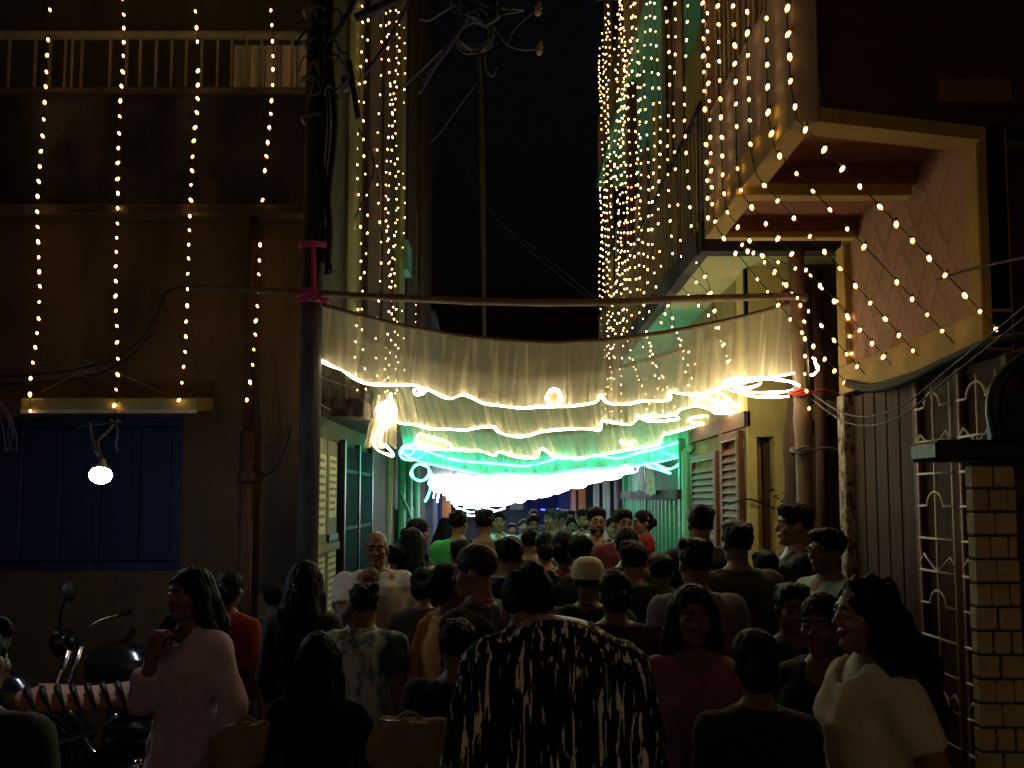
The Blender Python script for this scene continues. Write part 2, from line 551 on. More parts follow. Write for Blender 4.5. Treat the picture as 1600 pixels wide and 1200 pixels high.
# teal grille door
b = MB(); b.box(LX, LX + .02, 6.6, 7.9, 0, 2.36); gd = b.build('grille_door', M['teal'], HL)
bar = MB(); bar.tube([(0, 0, 0), (0, 0, 2.3)], .009, 6)
gb = None
for i in range(26):
    y = 6.64 + i * .049
    if gb is None:
        gb = bar.build('bar', M['teal']); gb.parent = gd; gb.location = Vector((LX + .05, y, .03)) - wloc(gd)
    else:
        share(gb.data, 'bar', (LX + .05, y, .03), gd)
for z in (.5, 1.1, 1.6, 2.1):
    b = MB(); b.box(LX + .035, LX + .06, 6.6, 7.9, z, z + .03); b.build('crossbar', M['teal'], gd)
for y in (6.58, 7.22, 7.88):
    b = MB(); b.box(LX + .02, LX + .07, y, y + .05, 0, 2.38); b.build('door_frame', M['black'], gd)
# small canopy over the door, covered with a tarp of net
b = MB(); b.bbox(LX - .1, -1.17, 6.0, 7.7, 2.52, 2.66, .01); b.build('door_canopy', M['brownwall'], HL)
b = MB(); b.box(LX, LX + .05, 7.95, 9.4, 0, 2.6); b.build('side_panel', M['maroon'], HL)
# gate frame further along, the ropes' green light put into its colour
GT = thing('gate', (-1.42, 11.0, 0), 'narrow green lit pipe gate standing against the house past the bamboo post', 'gate')
for y in (9.9, 10.6, 11.4):
    b = MB(); b.tube([(-1.42, y, 0), (-1.42, y, 2.5)], .05, 8); b.build('post', M['greenpipe'], GT)
for z in (.3, .9, 1.5):
    b = MB(); b.tube([(-1.42, 9.9, z), (-1.42, 11.4, z)], .03, 6); b.build('rail', M['greenpipe'], GT)
for i in range(9):
    b = MB(); b.bbox(-1.46, -1.44, 9.96 + i * .16, 10.08 + i * .16, .1, 1.75, .004); b.build('board', M['greensheet'], GT)
BP = MB(); a0, a1 = at(600, 880, 9.0), at(612, 650, 9.0)
BP.tube([(a0.x, 9, 0), (a0.x + .02, 9, 1), (a1.x, 9, 2.9)], .045, 9)
for z in (.5, 1.05, 1.6, 2.15):
    BP.tube([(a0.x + (a1.x - a0.x) * z / 2.9, 9, z), (a0.x + (a1.x - a0.x) * z / 2.9 + .001, 9, z + .02)], .05, 9)
solo(BP.build('bamboo_post', M['bamboolight']), 'leaning brown bamboo post beside the green pipe gate', 'post')
rp = MB(); rp.tube(catmull([(-1.43, 9.85, 1.95), (-1.35, 9.9, 1.75), (-1.40, 10.6, 1.62), (-1.34, 10.55, 1.45), (-1.36, 10.6, 1.3)], 6), .02, 6)
solo(rp.build('rope', M['greenpipe']), 'green tinted rope knotted round the pipe gate', 'rope')

# ================================================================== balcony building, near side
ZS, XB, YN, YF, XW = 3.49, 1.19, 3.12, 4.60, 2.06
RB = thing('building', (1.9, 3.9, 0), 'mauve walled balcony building with yellow trim overhanging the lane mouth', 'building')
b = MB(); b.box(XB, XB + .09, YN, YF, ZS + .02, 4.19); b.build('parapet', M['mauve'], RB)
b = MB(); b.bbox(XB - .012, XB + .1, YN - .01, YF + .01, ZS - .03, ZS + .15, .006); b.build('edge_band', M['trim'], RB)
b = MB(); b.bbox(XB - .015, XB + .11, YF - .09, YF + .015, ZS + .15, 5.9, .006); b.build('corner_post', M['mauve'], RB)
b = MB(); b.bbox(XB - .02, XB + .09, YN - .02, YN + .06, ZS - .05, 6.0, .006); b.build('corner_post', M['mauve'], RB)
b = MB(); b.tube([(XB + .05, YN, 4.95), (XB + .05, YF, 4.95)], .025, 8); b.build('handrail', M['rail'], RB)
rod = MB(); rod.tube([(0, 0, 0), (0, 0, .76)], .011, 6)
r0 = rod.build('rod', M['rail']); r0.parent = RB
r0.location = Vector((XB + .05, YN + .12, 4.19)) - RB.location
for i in range(1, 16):
    share(r0.data, 'rod', (XB + .05, YN + .12 + i * .09, 4.19), RB)
for i in range(9):                          # split cane screen behind the rods
    y0 = YN + .1 + i * .16
    b = MB(); b.bbox(XB + .10, XB + .125, y0, y0 + .15, 4.16, 5.7 + random.uniform(-.1, .1), .004); b.build('cane_screen', M['bamboo'], RB)
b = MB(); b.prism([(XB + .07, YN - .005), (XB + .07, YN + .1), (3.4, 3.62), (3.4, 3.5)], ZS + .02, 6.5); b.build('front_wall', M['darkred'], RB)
b = MB(); b.prism([(XB + .05, YN - .02), (XB + .05, YN + .1), (XW + .02, 3.40), (XW + .02, 3.28)], ZS - .045, ZS + .018); b.build('front_band', M['trim'], RB)
# soffit: recessed slab with dropped beams
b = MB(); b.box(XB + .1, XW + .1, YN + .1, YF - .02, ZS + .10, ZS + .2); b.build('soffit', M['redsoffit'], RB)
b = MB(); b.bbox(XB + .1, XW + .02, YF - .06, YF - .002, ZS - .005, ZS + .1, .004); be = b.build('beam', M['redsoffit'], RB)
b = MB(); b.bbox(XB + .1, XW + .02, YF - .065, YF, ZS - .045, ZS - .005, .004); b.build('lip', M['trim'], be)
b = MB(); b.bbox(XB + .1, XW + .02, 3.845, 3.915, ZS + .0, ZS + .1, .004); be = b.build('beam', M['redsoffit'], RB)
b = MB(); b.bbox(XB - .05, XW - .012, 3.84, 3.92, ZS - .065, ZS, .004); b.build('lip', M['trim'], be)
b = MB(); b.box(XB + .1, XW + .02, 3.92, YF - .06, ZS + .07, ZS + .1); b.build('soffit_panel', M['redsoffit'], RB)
# side wall panel with its yellow frame
PZ = 2.53
b = MB(); b.box(XW + .03, XW + .12, 3.30, 4.78, PZ, ZS + .1); b.build('wall_panel', M['rose'], RB)
for nm, (y0, y1, z0, z1) in {'a': (3.30, 4.78, PZ - .01, PZ + .165), 'b': (3.30, 3.40, PZ + .165, ZS + .06), 'c': (4.66, 4.78, PZ + .165, ZS - .045)}.items():
    b = MB(); b.bbox(XW - .012, XW + .12, y0, y1, z0, z1, .006); b.build('frame_strip', M['trim'], RB)
for i in range(9):                          # diamond lattice of thin wire over the panel
    for sgn in (1, -1):
        y0 = 3.42 + i * .17
        za, zb = (PZ + .17, ZS - .02) if sgn > 0 else (ZS - .02, PZ + .17)
        y1 = y0 + .42
        if y1 > 4.66:
            f_ = (4.66 - y0) / .42; zb = za + (zb - za) * f_; y1 = 4.66
        b = MB(); b.tube([(XW + .026, y0, za), (XW + .026, y1, zb)], .0016, 4); b.build('lattice_wire', M['whitebar'], RB)
# below: jamb, plank door, grille window
b = MB(); b.bbox(XW - .02, XW + .08, 4.70, 4.80, 0, PZ - .015, .006); b.build('jamb', M['jamb'], RB)
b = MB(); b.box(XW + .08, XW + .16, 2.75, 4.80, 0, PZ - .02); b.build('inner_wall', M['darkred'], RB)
for i in range(5):
    y0 = 3.99 + i * .14
    b = MB(); b.bbox(XW + .03, XW + .075, y0, y0 + .133, 0, PZ - .03, .006); b.build('plank', M['wood'], RB)
GW = MB(); GW.box(XW + .05, XW + .08, 3.20, 3.96, .55, PZ - .04); gw = GW.build('grille_window', M['wood'], RB)
for y in (3.20, 3.55, 3.93):
    b = MB(); b.bbox(XW + .02, XW + .05, y, y + .05, .55, PZ - .04, .006); b.build('mullion', M['shutter'], gw)
for bay, (y0, y1) in enumerate(((3.26, 3.55), (3.61, 3.92))):
    w = y1 - y0; ym = (y0 + y1) / 2
    for zi, z in enumerate((.72, .88, 1.04, 1.2, 1.36, 1.52, 1.68, 1.84, 2.0, 2.16, 2.33)):
        pts = []
        if zi % 3 == 1:
            pts = [(XW + .01, y0, z)] + [(XW + .01, ym - .07 * cos(t * pi / 8), z + .07 * sin(t * pi / 8)) for t in range(9)] + [(XW + .01, y1, z)]
        else:
            pts = [(XW + .01, y0, z), (XW + .01, y1, z)]
        b = MB(); b.tube(pts, .0065, 5); b.build('grille_bar', M['whitebar'], gw)
    for z in (.96, 1.60, 2.2):
        b = MB(); b.tube([(XW + .01, y0, z - .05), (XW + .01, y0 + .04, z), (XW + .01, y0 + .08, z - .05 + .02), (XW + .01, ym, z - .08), (XW + .01, y1 - .08, z - .03), (XW + .01, y1 - .04, z), (XW + .01, y1, z - .05)], .0055, 5); b.build('grille_bar', M['whitebar'], gw)
    for y in (y0 + .005, ym, y1 - .005):
        b = MB(); b.tube([(XW + .012, y, .6), (XW + .012, y, PZ - .1)], .005, 5); b.build('grille_bar', M['whitebar'], gw)
b = MB(); b.box(3.0, 5.5, 3.4, 3.7, 0, 3.5); b.build('return_wall', M['darkred'], RB)
b = MB(); b.box(XW + .16, 3.0, 3.45, 3.6, 0, ZS); b.build('return_wall', M['darkred'], RB)

# sagging bundle of black cable along the foot of the panel
cb = MB()
for k in range(5):
    o_ = random.uniform(-.02, .02)
    cb.tube(catmull([(XW - .03, 4.62, 2.57 + o_), (XW - .03, 4.3, 2.515 + o_ * .5 - .006 * k), (XW - .035, 3.9, 2.505 + o_ * .5 - .006 * k), (XW - .04, 3.5, 2.52 + o_ * .5), (XW - .04, 3.2, 2.535 + o_ * .5), (XW + .05, 2.95, 2.52)], 8), .009 + .003 * k, 6)
solo(cb.build('cable_bundle', M['cable'], kind=None), 'thick sagging bundle of black cables under the rose wall panel', 'cables')
for k, (za, zb) in enumerate(((2.50, 2.36), (2.46, 2.31))):
    w_ = MB(); w_.tube(catmull([(2.0, 5.15, za + .1), (2.02, 4.6, zb + .02), (2.0, 4.0, zb - .02), (1.98, 3.4, za - .02), (1.9, 2.7, za + .12)], 8), .0045, 5)
    solo(w_.build('wire', M['greycable']), ('upper' if k == 0 else 'lower') + ' pale slack wire running from bamboo upright past the carved jamb', 'wire')
w_ = MB(); w_.tube(catmull([at(1440, 445, 4.0), at(1520, 420, 3.2), at(1620, 398, 2.5)], 8), .006, 5)
solo(w_.build('wire', M['cable']), 'thin dark wire slanting across the rose wall panel', 'wire')

# ================================================================== brick gate pillar with black canopy
BX0, BX1, BY = 1.556, 1.71, 2.60
BR = thing('gate_pillar', ((BX0 + BX1) / 2, BY + .06, 0), 'tan brick gate pillar under black curved canopy', 'pillar')
b = MB(); b.box(BX0 + .006, BX1 - .006, BY + .008, BY + .040, 0, 2.0); b.build('core', M['mortar'], BR)
ch = .0795
k = 0
z = .004
while z + ch < 2.0:
    off = .0 if k % 2 else .05
    cuts = [BX0, BX0 + .055 + off * .4, BX0 + .118 - (.0 if k % 2 else .05) * -.1 + off * .2, BX1]
    for i in range(3):
        if k % 2 == 0 and i == 2: continue
        x0, x1 = cuts[i], cuts[i + 1]
        if k % 2 == 0 and i == 1: x1 = BX1
        q = random.uniform(-.002, .002)
        b = MB(); b.bbox(x0 + random.uniform(.001, .005), x1 - random.uniform(.001, .005), BY + q * 2, BY + .045, z + .004, z + ch - .004, .004)
        b.build('brick', M['brick'], BR)
    z += ch; k += 1
CN = thing('gate_canopy', (1.75, 2.65, 2.0), 'black iron ledge with curved arch resting on the tan brick pillar', 'canopy')
b = MB(); b.bbox(1.42, 2.3, BY - .04, BY + .14, 2.005, 2.075, .012); b.build('ledge', M['black'], CN)
b = MB(); b.tube(catmull([(1.64, BY - .02, 2.08), (1.625, BY - .02, 2.18), (1.65, BY - .02, 2.27), (1.71, BY - .02, 2.33), (1.80, BY - .02, 2.365), (2.2, BY - .02, 2.38)], 6), .024, 8); b.build('arch', M['black'], CN)
b = MB(); b.prism([(1.65, BY + .03), (2.3, BY + .03), (2.3, BY + .06), (1.65, BY + .06)], 2.08, 2.26); b.build('infill', M['black'], CN)
b = MB(); b.box(1.705, 2.4, BY + .02, BY + .1, 0, 2.0)
solo(b.build('gate_leaf', M['darkred']), 'dark red solid gate leaf next to the tan brick pillar', 'gate')

# ================================================================== yellow house
XO, XI, Y0, Y1, ZC = 1.40, 1.85, 5.50, 12.4, 3.70
YH = thing('house', (2.4, 8.5, 0), 'yellow plastered house with louvred shutters and deep railed balcony', 'house')
b = MB()                                    # front wall with the tall niche
nx0, nx1 = at(1184, 780, 6.0).x, at(1212, 780, 6.0).x
b.box(XI, nx0, 6.0, 6.25, 0, ZC); b.box(nx1, 2.28, 6.0, 6.25, 0, ZC); b.box(nx0, nx1, 6.0, 6.25, 2.36, ZC)
b.build('front_wall', M['yellow'], YH)
b = MB(); b.box(nx0, nx1, 6.18, 6.25, 0, 2.36); nich = b.build('niche_door', M['trim'], YH)
b = MB(); b.box(nx1 - .05, nx1 - .005, 6.12, 6.18, 0, 2.36); b.build('door_edge', M['pipe'], nich)
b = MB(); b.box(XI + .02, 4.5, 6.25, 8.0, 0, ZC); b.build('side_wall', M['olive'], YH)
b = MB(); b.box(XI + .02, 4.5, 8.0, Y1, 0, ZC); b.build('side_wall', M['mint'], YH)  # deeper stretch coloured as if lit green
b = MB(); b.box(1.84, 1.87, 6.0, 6.03, 2.9, 3.7); b.build('downpipe', M['darkmetal'], YH)
b = MB(); b.box(XO, 4.5, Y0, 7.3, ZC, ZC + .14); b.build('balcony_slab', M['paleceil'], YH)
b = MB(); b.box(XO, 4.5, 7.3, Y1, ZC, ZC + .14); b.build('balcony_slab', M['mint'], YH)  # far part of the slab, green light put into its colour
b = MB(); b.box(XO - .02, 2.4, Y0 - .02, Y0 + .1, ZC - .03, ZC + .2); b.build('slab_edge', M['stain'], YH)
b = MB(); b.box(XO - .03, XO + .06, Y0 + .1, Y1, ZC - .02, ZC + .16); b.build('slab_edge', M['stain'], YH)
b = MB(); b.box(XI + .2, 4.5, Y0 + .8, Y1, ZC + .14, 10.8); b.build('upper_wall', M['olive'], YH)
for zf in (7.0, 10.2):
    b = MB(); b.box(XO, 4.5, Y0 + .4, Y1, zf, zf + .14); b.build('upper_slab', M['mint'], YH)  # underside coloured green for the light on it
for (y0, m_) in ((6.9, 'darkolive'), (9.2, 'maroon'), (11.4, 'olive')):
    b = MB(); b.box(XO + .02, XO + .14, y0, y0 + .14, ZC + .14, 10.8); b.build('column', M[m_], YH)
for (y0, z0) in ((7.4, 4.1), (9.0, 4.1), (10.6, 4.1), (7.4, 7.4), (9.0, 7.4)):
    b = MB(); b.box(XI + .17, XI + .2, y0, y0 + .8, z0, z0 + 1.9); w_ = b.build('window', M['maroon'], YH)
    b = MB(); b.box(XI + .155, XI + .17, y0 + .37, y0 + .43, z0, z0 + 1.9); b.build('window_bar', M['shutter'], w_)
for zb, za in ((ZC + .16, .95), (7.14, .95)):
    b = MB(); b.tube([(XO + .02, Y0 + .05, zb + za), (XO + .02, Y1, zb + za)], .03, 8); b.build('handrail', M['darkmetal'], YH)
    rb = None
    for i in range(56):
        y = Y0 + .1 + i * .122
        if rb is None:
            q = MB(); q.box(-.011, .011, -.008, .008, 0, za); rb = q.build('balcony_rod', M['rail']); rb.parent = YH; rb.location = Vector((XO + .02, y, zb)) - YH.location
        else:
            share(rb.data, 'balcony_rod', (XO + .02, y, zb), YH)
for i in range(10):                         # cloth and cane sheets hung on the balcony
    y0 = 6.3 + i * .58 + random.uniform(-.1, .1)
    b = MB(); b.bbox(XO + .05, XO + .07, y0, y0 + random.uniform(.2, .4), 4.0, random.uniform(4.9, 6.4), .004); b.build('hanging_sheet', M[random.choice(['maroon', 'olive', 'bamboo'])], YH)
# louvred shutters
SX = XI - .015
for (ya, yb, z1) in ((6.08, 6.62, 2.42), (6.78, 7.72, 2.30)):
    b = MB()
    b.bbox(SX - .04, SX, ya, ya + .05, .15, z1, .005); b.bbox(SX - .04, SX, yb - .05, yb, .15, z1, .005)
    b.bbox(SX - .04, SX, ya + .05, yb - .05, z1 - .06, z1, .005); b.bbox(SX - .04, SX, ya + .05, yb - .05, .15, .22, .005)
    sh = b.build('shutter', M['shutter'], YH)
    b = MB(); b.box(SX - .046, SX - .04, ya + .045, ya + .055, .2, z1 - .05); b.box(SX - .046, SX - .04, ya + .055, yb - .05, z1 - .07, z1 - .06); b.build('bead', M['frame'], sh)
    n = 32
    sl = MB()
    sl.add([(-.018, ya + .055, -.022), (-.018, yb - .055, -.022), (.012, yb - .055, .03), (.012, ya + .055, .03), (-.024, ya + .055, -.018), (-.024, yb - .055, -.018), (.006, yb - .055, .034), (.006, ya + .055, .034)],
           [(0, 1, 2, 3), (7, 6, 5, 4), (0, 4, 5, 1), (1, 5, 6, 2), (2, 6, 7, 3), (3, 7, 4, 0)], False)
    s0 = None
    for i in range(n):
        z = .26 + i * (z1 - .36) / n
        off = Vector((SX - .02, 0, z))
        if s0 is None:
            s0 = sl.build('louvre', M['shutter']); s0.parent = sh
            s0.location = off - wloc(sh)
        else:
            share(s0.data, 'louvre', off, sh)
b = MB(); b.box(XI - .03, XI + .02, 6.0, 7.9, 2.44, 2.56); b.build('lintel', M['shutter'], YH)
b = MB(); b.bbox(XI - .03, XI + .02, 6.64, 6.76, 0, 2.44, .006); b.build('shutter_post', M['shutter'], YH)
b = MB(); b.tube([(1.78, 7.86, 0), (1.78, 7.86, 2.35)], .045, 10); b.tube([(1.78, 7.86, 2.33), (1.86, 7.86, 2.42)], .045, 8)
solo(b.build('downpipe', M['greenpipe']), 'upright green pipe at the edge of the louvred shutters', 'pipe')
w_ = MB(); w_.tube(catmull([at(1138, 788, 6.15), at(1165, 780, 5.98), at(1185, 784, 5.95), at(1210, 795, 5.95)], 6), .009, 5)
solo(w_.build('wire', M['cable']), 'short dark wire looping over the tall niche in the yellow wall', 'wire')

# green corrugated gate with washing above
GG = thing('gate', (1.8, 10, 0), 'green corrugated sheet gate under the hung washing', 'gate')
for i in range(9):
    y0 = 8.05 + i * .46
    b = MB()
    pts = []
    n = 10
    for j in range(n + 1):
        y = y0 + .45 * j / n
        pts.append((XI - .06 + .02 * sin(j * pi / 2.5 + .3), y))
    back = [(x + .012, y) for x, y in reversed(pts)]
    b.prism(pts + back, .1, 1.86); b.build('sheet', M['greensheet'], GG)
b = MB(); b.box(XI - .14, XI - .02, 8.0, 12.2, 1.87, 1.97); b.build('lintel', M['stain'], GG)
for y in (8.02, 10.1, 12.1):
    b = MB(); b.bbox(XI - .1, XI - .03, y, y + .07, 0, 2.5, .006); b.build('post', M['greensheet'], GG)
b = MB(); b.tube([(1.62, 8.4, 2.26), (1.66, 11.4, 2.30)], .006, 5)
solo(b.build('clothes_line', M['cable']), 'thin washing line strung over the green sheet gate', 'line')


def hung(y0, y1, z0, z1, m, label):
    q = MB(); n = 10; k = 6
    vs, fs = [], []
    for s_ in (0, 1):
        for i in range(n + 1):
            for j in range(k + 1):
                f_ = j / k
                vs.append((1.64 + s_ * .008 + .018 * sin(i * 1.7 + j * .4) * f_, y0 + (y1 - y0) * i / n + .01 * sin(j * 2.1 + i) * f_, z1 + (z0 - z1) * f_ + .012 * sin(i * 1.1) * f_))
    o_ = (n + 1) * (k + 1)
    for i in range(n):
        for j in range(k):
            a = i * (k + 1) + j
            fs.append((a, a + 1, a + k + 2, a + k + 1)); fs.append((a + o_, a + k + 1 + o_, a + k + 2 + o_, a + 1 + o_))
    q.add(vs, fs, True)
    solo(q.build('washing', m), label, 'washing', 'washing on the line')


hung(9.6, 10.0, 1.98, 2.27, M['palecloth'], 'plain white garment hung on the washing line over green gate')
hung(8.9, 9.4, 1.92, 2.28, M['yellowcloth'], 'white and yellow patterned garment hung on the washing line')

# gap between the yellow house and the balcony building
GP = thing('wall', (2.4, 5.9, 0), 'dark brown back wall between yellow house and carved jamb', 'wall')
b = MB(); b.box(2.285, 3.2, 5.9, 6.1, 0, 4.2); b.build('plaster', M['maroon'], GP)
b = MB(); b.bbox(2.30, 2.48, 5.84, 5.9, 0, 2.3, .008); dd = b.build('door', M['purple'], GP)
b = MB(); b.bbox(2.27, 2.30, 5.80, 5.9, 0, 2.35, .006); b.build('door_frame', M['frame'], GP)
b = MB(); b.box(2.5, 2.62, 5.2, 5.24, 0, 2.1); solo(b.build('board', M['frame']), 'tall pale board leaning beside the carved jamb', 'board')
b = MB(); b.box(2.2, 2.9, 5.3, 5.8, 2.45, 2.56); b.build('door_hood', M['ledge'], GP)
TS = MB()
TS.tube(catmull([(2.03, 5.55, 0), (2.05, 5.55, 1.1), (2.02, 5.55, 1.8), (2.06, 5.55, 2.6), (2.04, 5.55, 3.4)], 6), [.07 + .015 * sin(i * 1.3) for i in range(25)], 8)
solo(TS.build('bark_post', M['maroon']), 'rough dark timber post against the yellow wall edge', 'post')

# ================================================================== far end of the lane
EW = thing('wall', (0.2, 17.2, 0), 'slate coloured wall closing the far end of the lane', 'wall')
b = MB(); b.box(-3, 3.5, 17.2, 17.5, 0, 3.2); b.build('plaster', M['slate'], EW)
b = MB(); b.bbox(.35, 1.2, 17.1, 17.2, 0, 2.3, .02); b.build('door', M['cobalt'], EW)
b = MB(); b.bbox(1.25, 1.42, 17.05, 17.2, 0, 2.8, .02); b.build('pilaster', M['pinkwall'], EW)
b = MB(); b.bbox(-.05, .25, 17.12, 17.2, 1.62, 1.78, .004); b.build('white_sign', M['palecloth'], EW)
for (px, Y, wd, m, nm, lb, c, zt) in ((697, 14.6, .085, 'orange', 'pillar', 'orange pillar in front of slate wall at lane end', 'pillar', 2.7),
                                    (684, 14.2, .05, 'cobalt', 'banner', 'narrow cobalt cloth strip beside the orange pillar', 'banner', 2.4),
                                    (881, 15.2, .1, 'cobalt', 'banner', 'wide cobalt cloth drop nearer the red striped pillars', 'banner', 2.6),
                                    (897, 15.0, .045, 'pinkwall', 'pillar', 'slim pink pillar by the cobalt cloth drop', 'pillar', 2.6),
                                    (910, 14.8, .07, 'orange', 'pillar', 'orange pillar by the pale cloth strips', 'pillar', 2.6),
                                    (932, 14.2, .06, 'palecloth', 'banner', 'pale cloth strip hanging beside orange pillar', 'banner', 2.5),
                                    (948, 13.8, .07, 'palecloth', 'banner', 'pale cloth strip folded beside dark net', 'banner', 2.5),
                                    (964, 13.4, .05, 'palecloth', 'banner', 'pale cloth strip hanging against the maroon panel', 'banner', 2.5)):
    c0 = at(px, 790, Y)
    b = MB()
    if nm == 'pillar':
        b.bbox(c0.x - wd, c0.x + wd, Y, Y + .15, 0, zt, .01)
        b.bbox(c0.x - wd - .03, c0.x + wd + .03, Y - .03, Y + .18, 0, .25, .01); b.bbox(c0.x - wd - .03, c0.x + wd + .03, Y - .03, Y + .18, zt, zt + .12, .01)
    else:
        n = 12
        vs = [(c0.x - wd + 2 * wd * i / n, Y + .03 * sin(i * 2.3) + dy, zz + .03 * sin(i * 1.9) * (1 if zz < 1 else 0)) for dy in (0, .012) for zz in (.5, zt) for i in range(n + 1)]
        f = []
        for i in range(n):
            f.append((i, i + 1, n + 2 + i, n + 1 + i)); q = 2 * (n + 1); f.append((q + i + 1, q + i, q + n + 1 + i, q + n + 2 + i))
        b.add(vs, f, True)
    solo(b.build(nm, M[m]), lb, c)
b = MB(); c0 = at(975, 790, 13.0); b.bbox(c0.x - .1, c0.x + .5, 13.0, 13.2, 0, 3.0, .01)
solo(b.build('panel', M['purple']), 'maroon panel standing past the green sheet gate', 'panel')
b = MB(); b.bbox(-2.6, -1.36, 13.4, 14.1, 0, 5.2, .02); solo(b.build('shed', M['slate']), 'grey blue shed wall past the tall narrow house', 'shed')
# ================================================================== poles, rope ties
PY = 5.10
pb = at(462 + 17, 860, PY)
UP = thing('utility_pole', (pb.x, PY, 0), 'black utility pole at the lane corner with cable clamps and bundled wires', 'pole')
b = MB(); b.tube([(pb.x, PY, 0), (pb.x + .01, PY, 3), (pb.x + .02, PY, 9)], [.075, .072, .06], 12); b.build('shaft', M['pole'], UP)
tp = at(492, 100, PY)
for z in (4.45, 4.72, 4.98, 5.2):
    b = MB(); b.tube([(pb.x + .015 + .095 * cos(t * pi / 8), PY + .095 * sin(t * pi / 8), z + .01 * sin(t)) for t in range(16)], .012, 5, closed=True); b.build('clamp', M['greycable'], UP)
for k in range(7):
    x0 = pb.x + random.uniform(.03, .16)
    b = MB(); b.tube(catmull([(x0 + random.uniform(-.03, .03), PY - random.uniform(.02, .12), z) for z in (3.3 + random.uniform(0, .3), 3.65, 3.9, 4.4, 4.9, 5.6, 7)], 5), random.uniform(.008, .024), 6); b.build('riser_cable', M['cable'], UP)
for k in range(16):
    c = at(random.uniform(478, 535), random.uniform(20, 150), PY - .1)
    r = random.uniform(.03, .1)
    b = MB(); b.tube(catmull([(c.x - r, c.y, c.z + random.uniform(-.1, .1)), (c.x, c.y - .05, c.z + r), (c.x + r * .7, c.y, c.z + random.uniform(-.05, .05)), (c.x + random.uniform(-.05, .1), c.y - .03, c.z - r * 1.5)], 5), random.uniform(.004, .009), 5)
    b.build('loose_wire', M[random.choice(['greycable', 'cable', 'cable', 'bluecable'])], UP)
b = MB(); c = at(540, 130, PY - .05); b.lathe([(0, -.05), (.02, -.05), (.032, -.02), (.02, 0), (.034, .03), (.02, .05), (0, .06)], c, (0, 0, 1), 12); b.build('insulator', M['greycable'], UP)
b = MB(); c0 = at(545, 95, PY - .05); c1 = at(560, 185, PY - .05); b.tube([c0, c1], .02, 6); b.build('stay', M['cable'], UP)

# horizontal bamboo tied between the two uprights
BY_ = 4.98
pts = [at(px, py, BY_) for px, py in ((300, 449), (380, 452), (480, 457), (560, 462), (660, 467), (750, 471), (850, 473), (960, 472), (1060, 467), (1150, 465), (1230, 463), (1262, 466))]
b = MB(); b.tube(catmull(pts, 5), [.016 + .008 * min(1, i / 20) + (.004 if i % 6 == 0 else 0) for i in range(56)], 8)
cr = b.build('bamboo_crossbar', M['bamboo'])
solo(cr, 'long horizontal bamboo crossbar tied above the net drapes', 'crossbar')
R1 = at(1252, 700, 5.12)
b = MB()
zz = [0, .6, 1.2, 1.8, 2.4, 3.0, 3.55]
b.tube(catmull([(R1.x + .02 * sin(z), 5.12, z) for z in zz], 6), [.055 + (.008 if i % 6 == 0 else 0) for i in range(37)], 10)
solo(b.build('bamboo_upright', M['bamboo']), 'thick bamboo upright wrapped with lights at the lane mouth', 'post')
b = MB(); b.tube([(R1.x + .22, 5.35, 0), (R1.x + .23, 5.35, 3.5)], .04, 8)
solo(b.build('timber_upright', M['wood']), 'thin dark timber upright behind the bamboo upright', 'post')
for nm, z, c_, lb in (('tie', at(1252, 617, 5.1).z, 'red', 'red cord tied round the bamboo upright'), ('tie', at(1252, 707, 5.1).z, 'greycable', 'pale cloth strip knotted round the bamboo upright')):
    M.setdefault('red', mat('red_cord', (.4, .03, .02), .7, (.3, .02, .015), 20, 0))
    b = MB()
    for k in range(3):
        b.tube([(R1.x + .066 * cos(t * pi / 8), 5.12 + .066 * sin(t * pi / 8), z + k * .012 + .01 * sin(t + k)) for t in range(16)], .009, 5, closed=True)
    b.tube(catmull([(R1.x + .06, 5.06, z + .01), (R1.x + .16, 5.08, z + .03), (R1.x + .3, 5.1, z - .005)], 5), .008, 5)
    solo(b.build(nm, M[c_]), lb, 'tie')
# pink rope at the crossbar's end
b = MB()
kx = at(484, 458, 4.98)
for k in range(6):
    b.tube([(kx.x + (.10 + .006 * sin(t * 2 + k)) * cos(t * pi / 8), 5.06 + .115 * sin(t * pi / 8), kx.z + .012 * (k - 3) + .02 * sin(t * pi / 8 + k)) for t in range(16)], .009, 5, closed=True)
u0 = at(490, 455, 4.97); u1 = at(489, 385, 4.99)
b.tube(catmull([u0, u0 + (u1 - u0) * .5 + Vector((.004, 0, 0)), u1], 5), .016, 6)
for k in range(4):
    b.tube([(kx.x + .01 + (.092 + .004 * k) * cos(t * pi / 8), 5.06 + .1 * sin(t * pi / 8), u1.z + .008 * k) for t in range(16)], .009, 5, closed=True)
for k in range(5):
    b.tube(catmull([u0, u0 + Vector((-.04 + .03 * k, -.03, -.03 - .01 * k)), u0 + Vector((-.06 + .04 * k, -.03, -.05 - .012 * k))], 4), .007, 5)
    b.tube(catmull([u1, u1 + Vector((-.03 - .008 * k, -.02, .005 + .006 * k)), u1 + Vector((-.07 - .006 * k, -.02, .012 * k))], 4), .005, 5)
solo(b.build('pink_rope', M['pink']), 'pink plastic rope lashing the crossbar to the black pole', 'rope')

# ================================================================== net drapes and their light ropes


def resample(pix, n):
    p = np.array(pix, float)
    d = np.r_[0, np.cumsum(np.hypot(*np.diff(p, axis=0).T))]
    t = np.linspace(0, d[-1], n)
    return np.c_[np.interp(t, d, p[:, 0]), np.interp(t, d, p[:, 1])]


def px_interp(pix, x):
    p = np.array(sorted(pix), float)
    return np.interp(x, p[:, 0], p[:, 1])


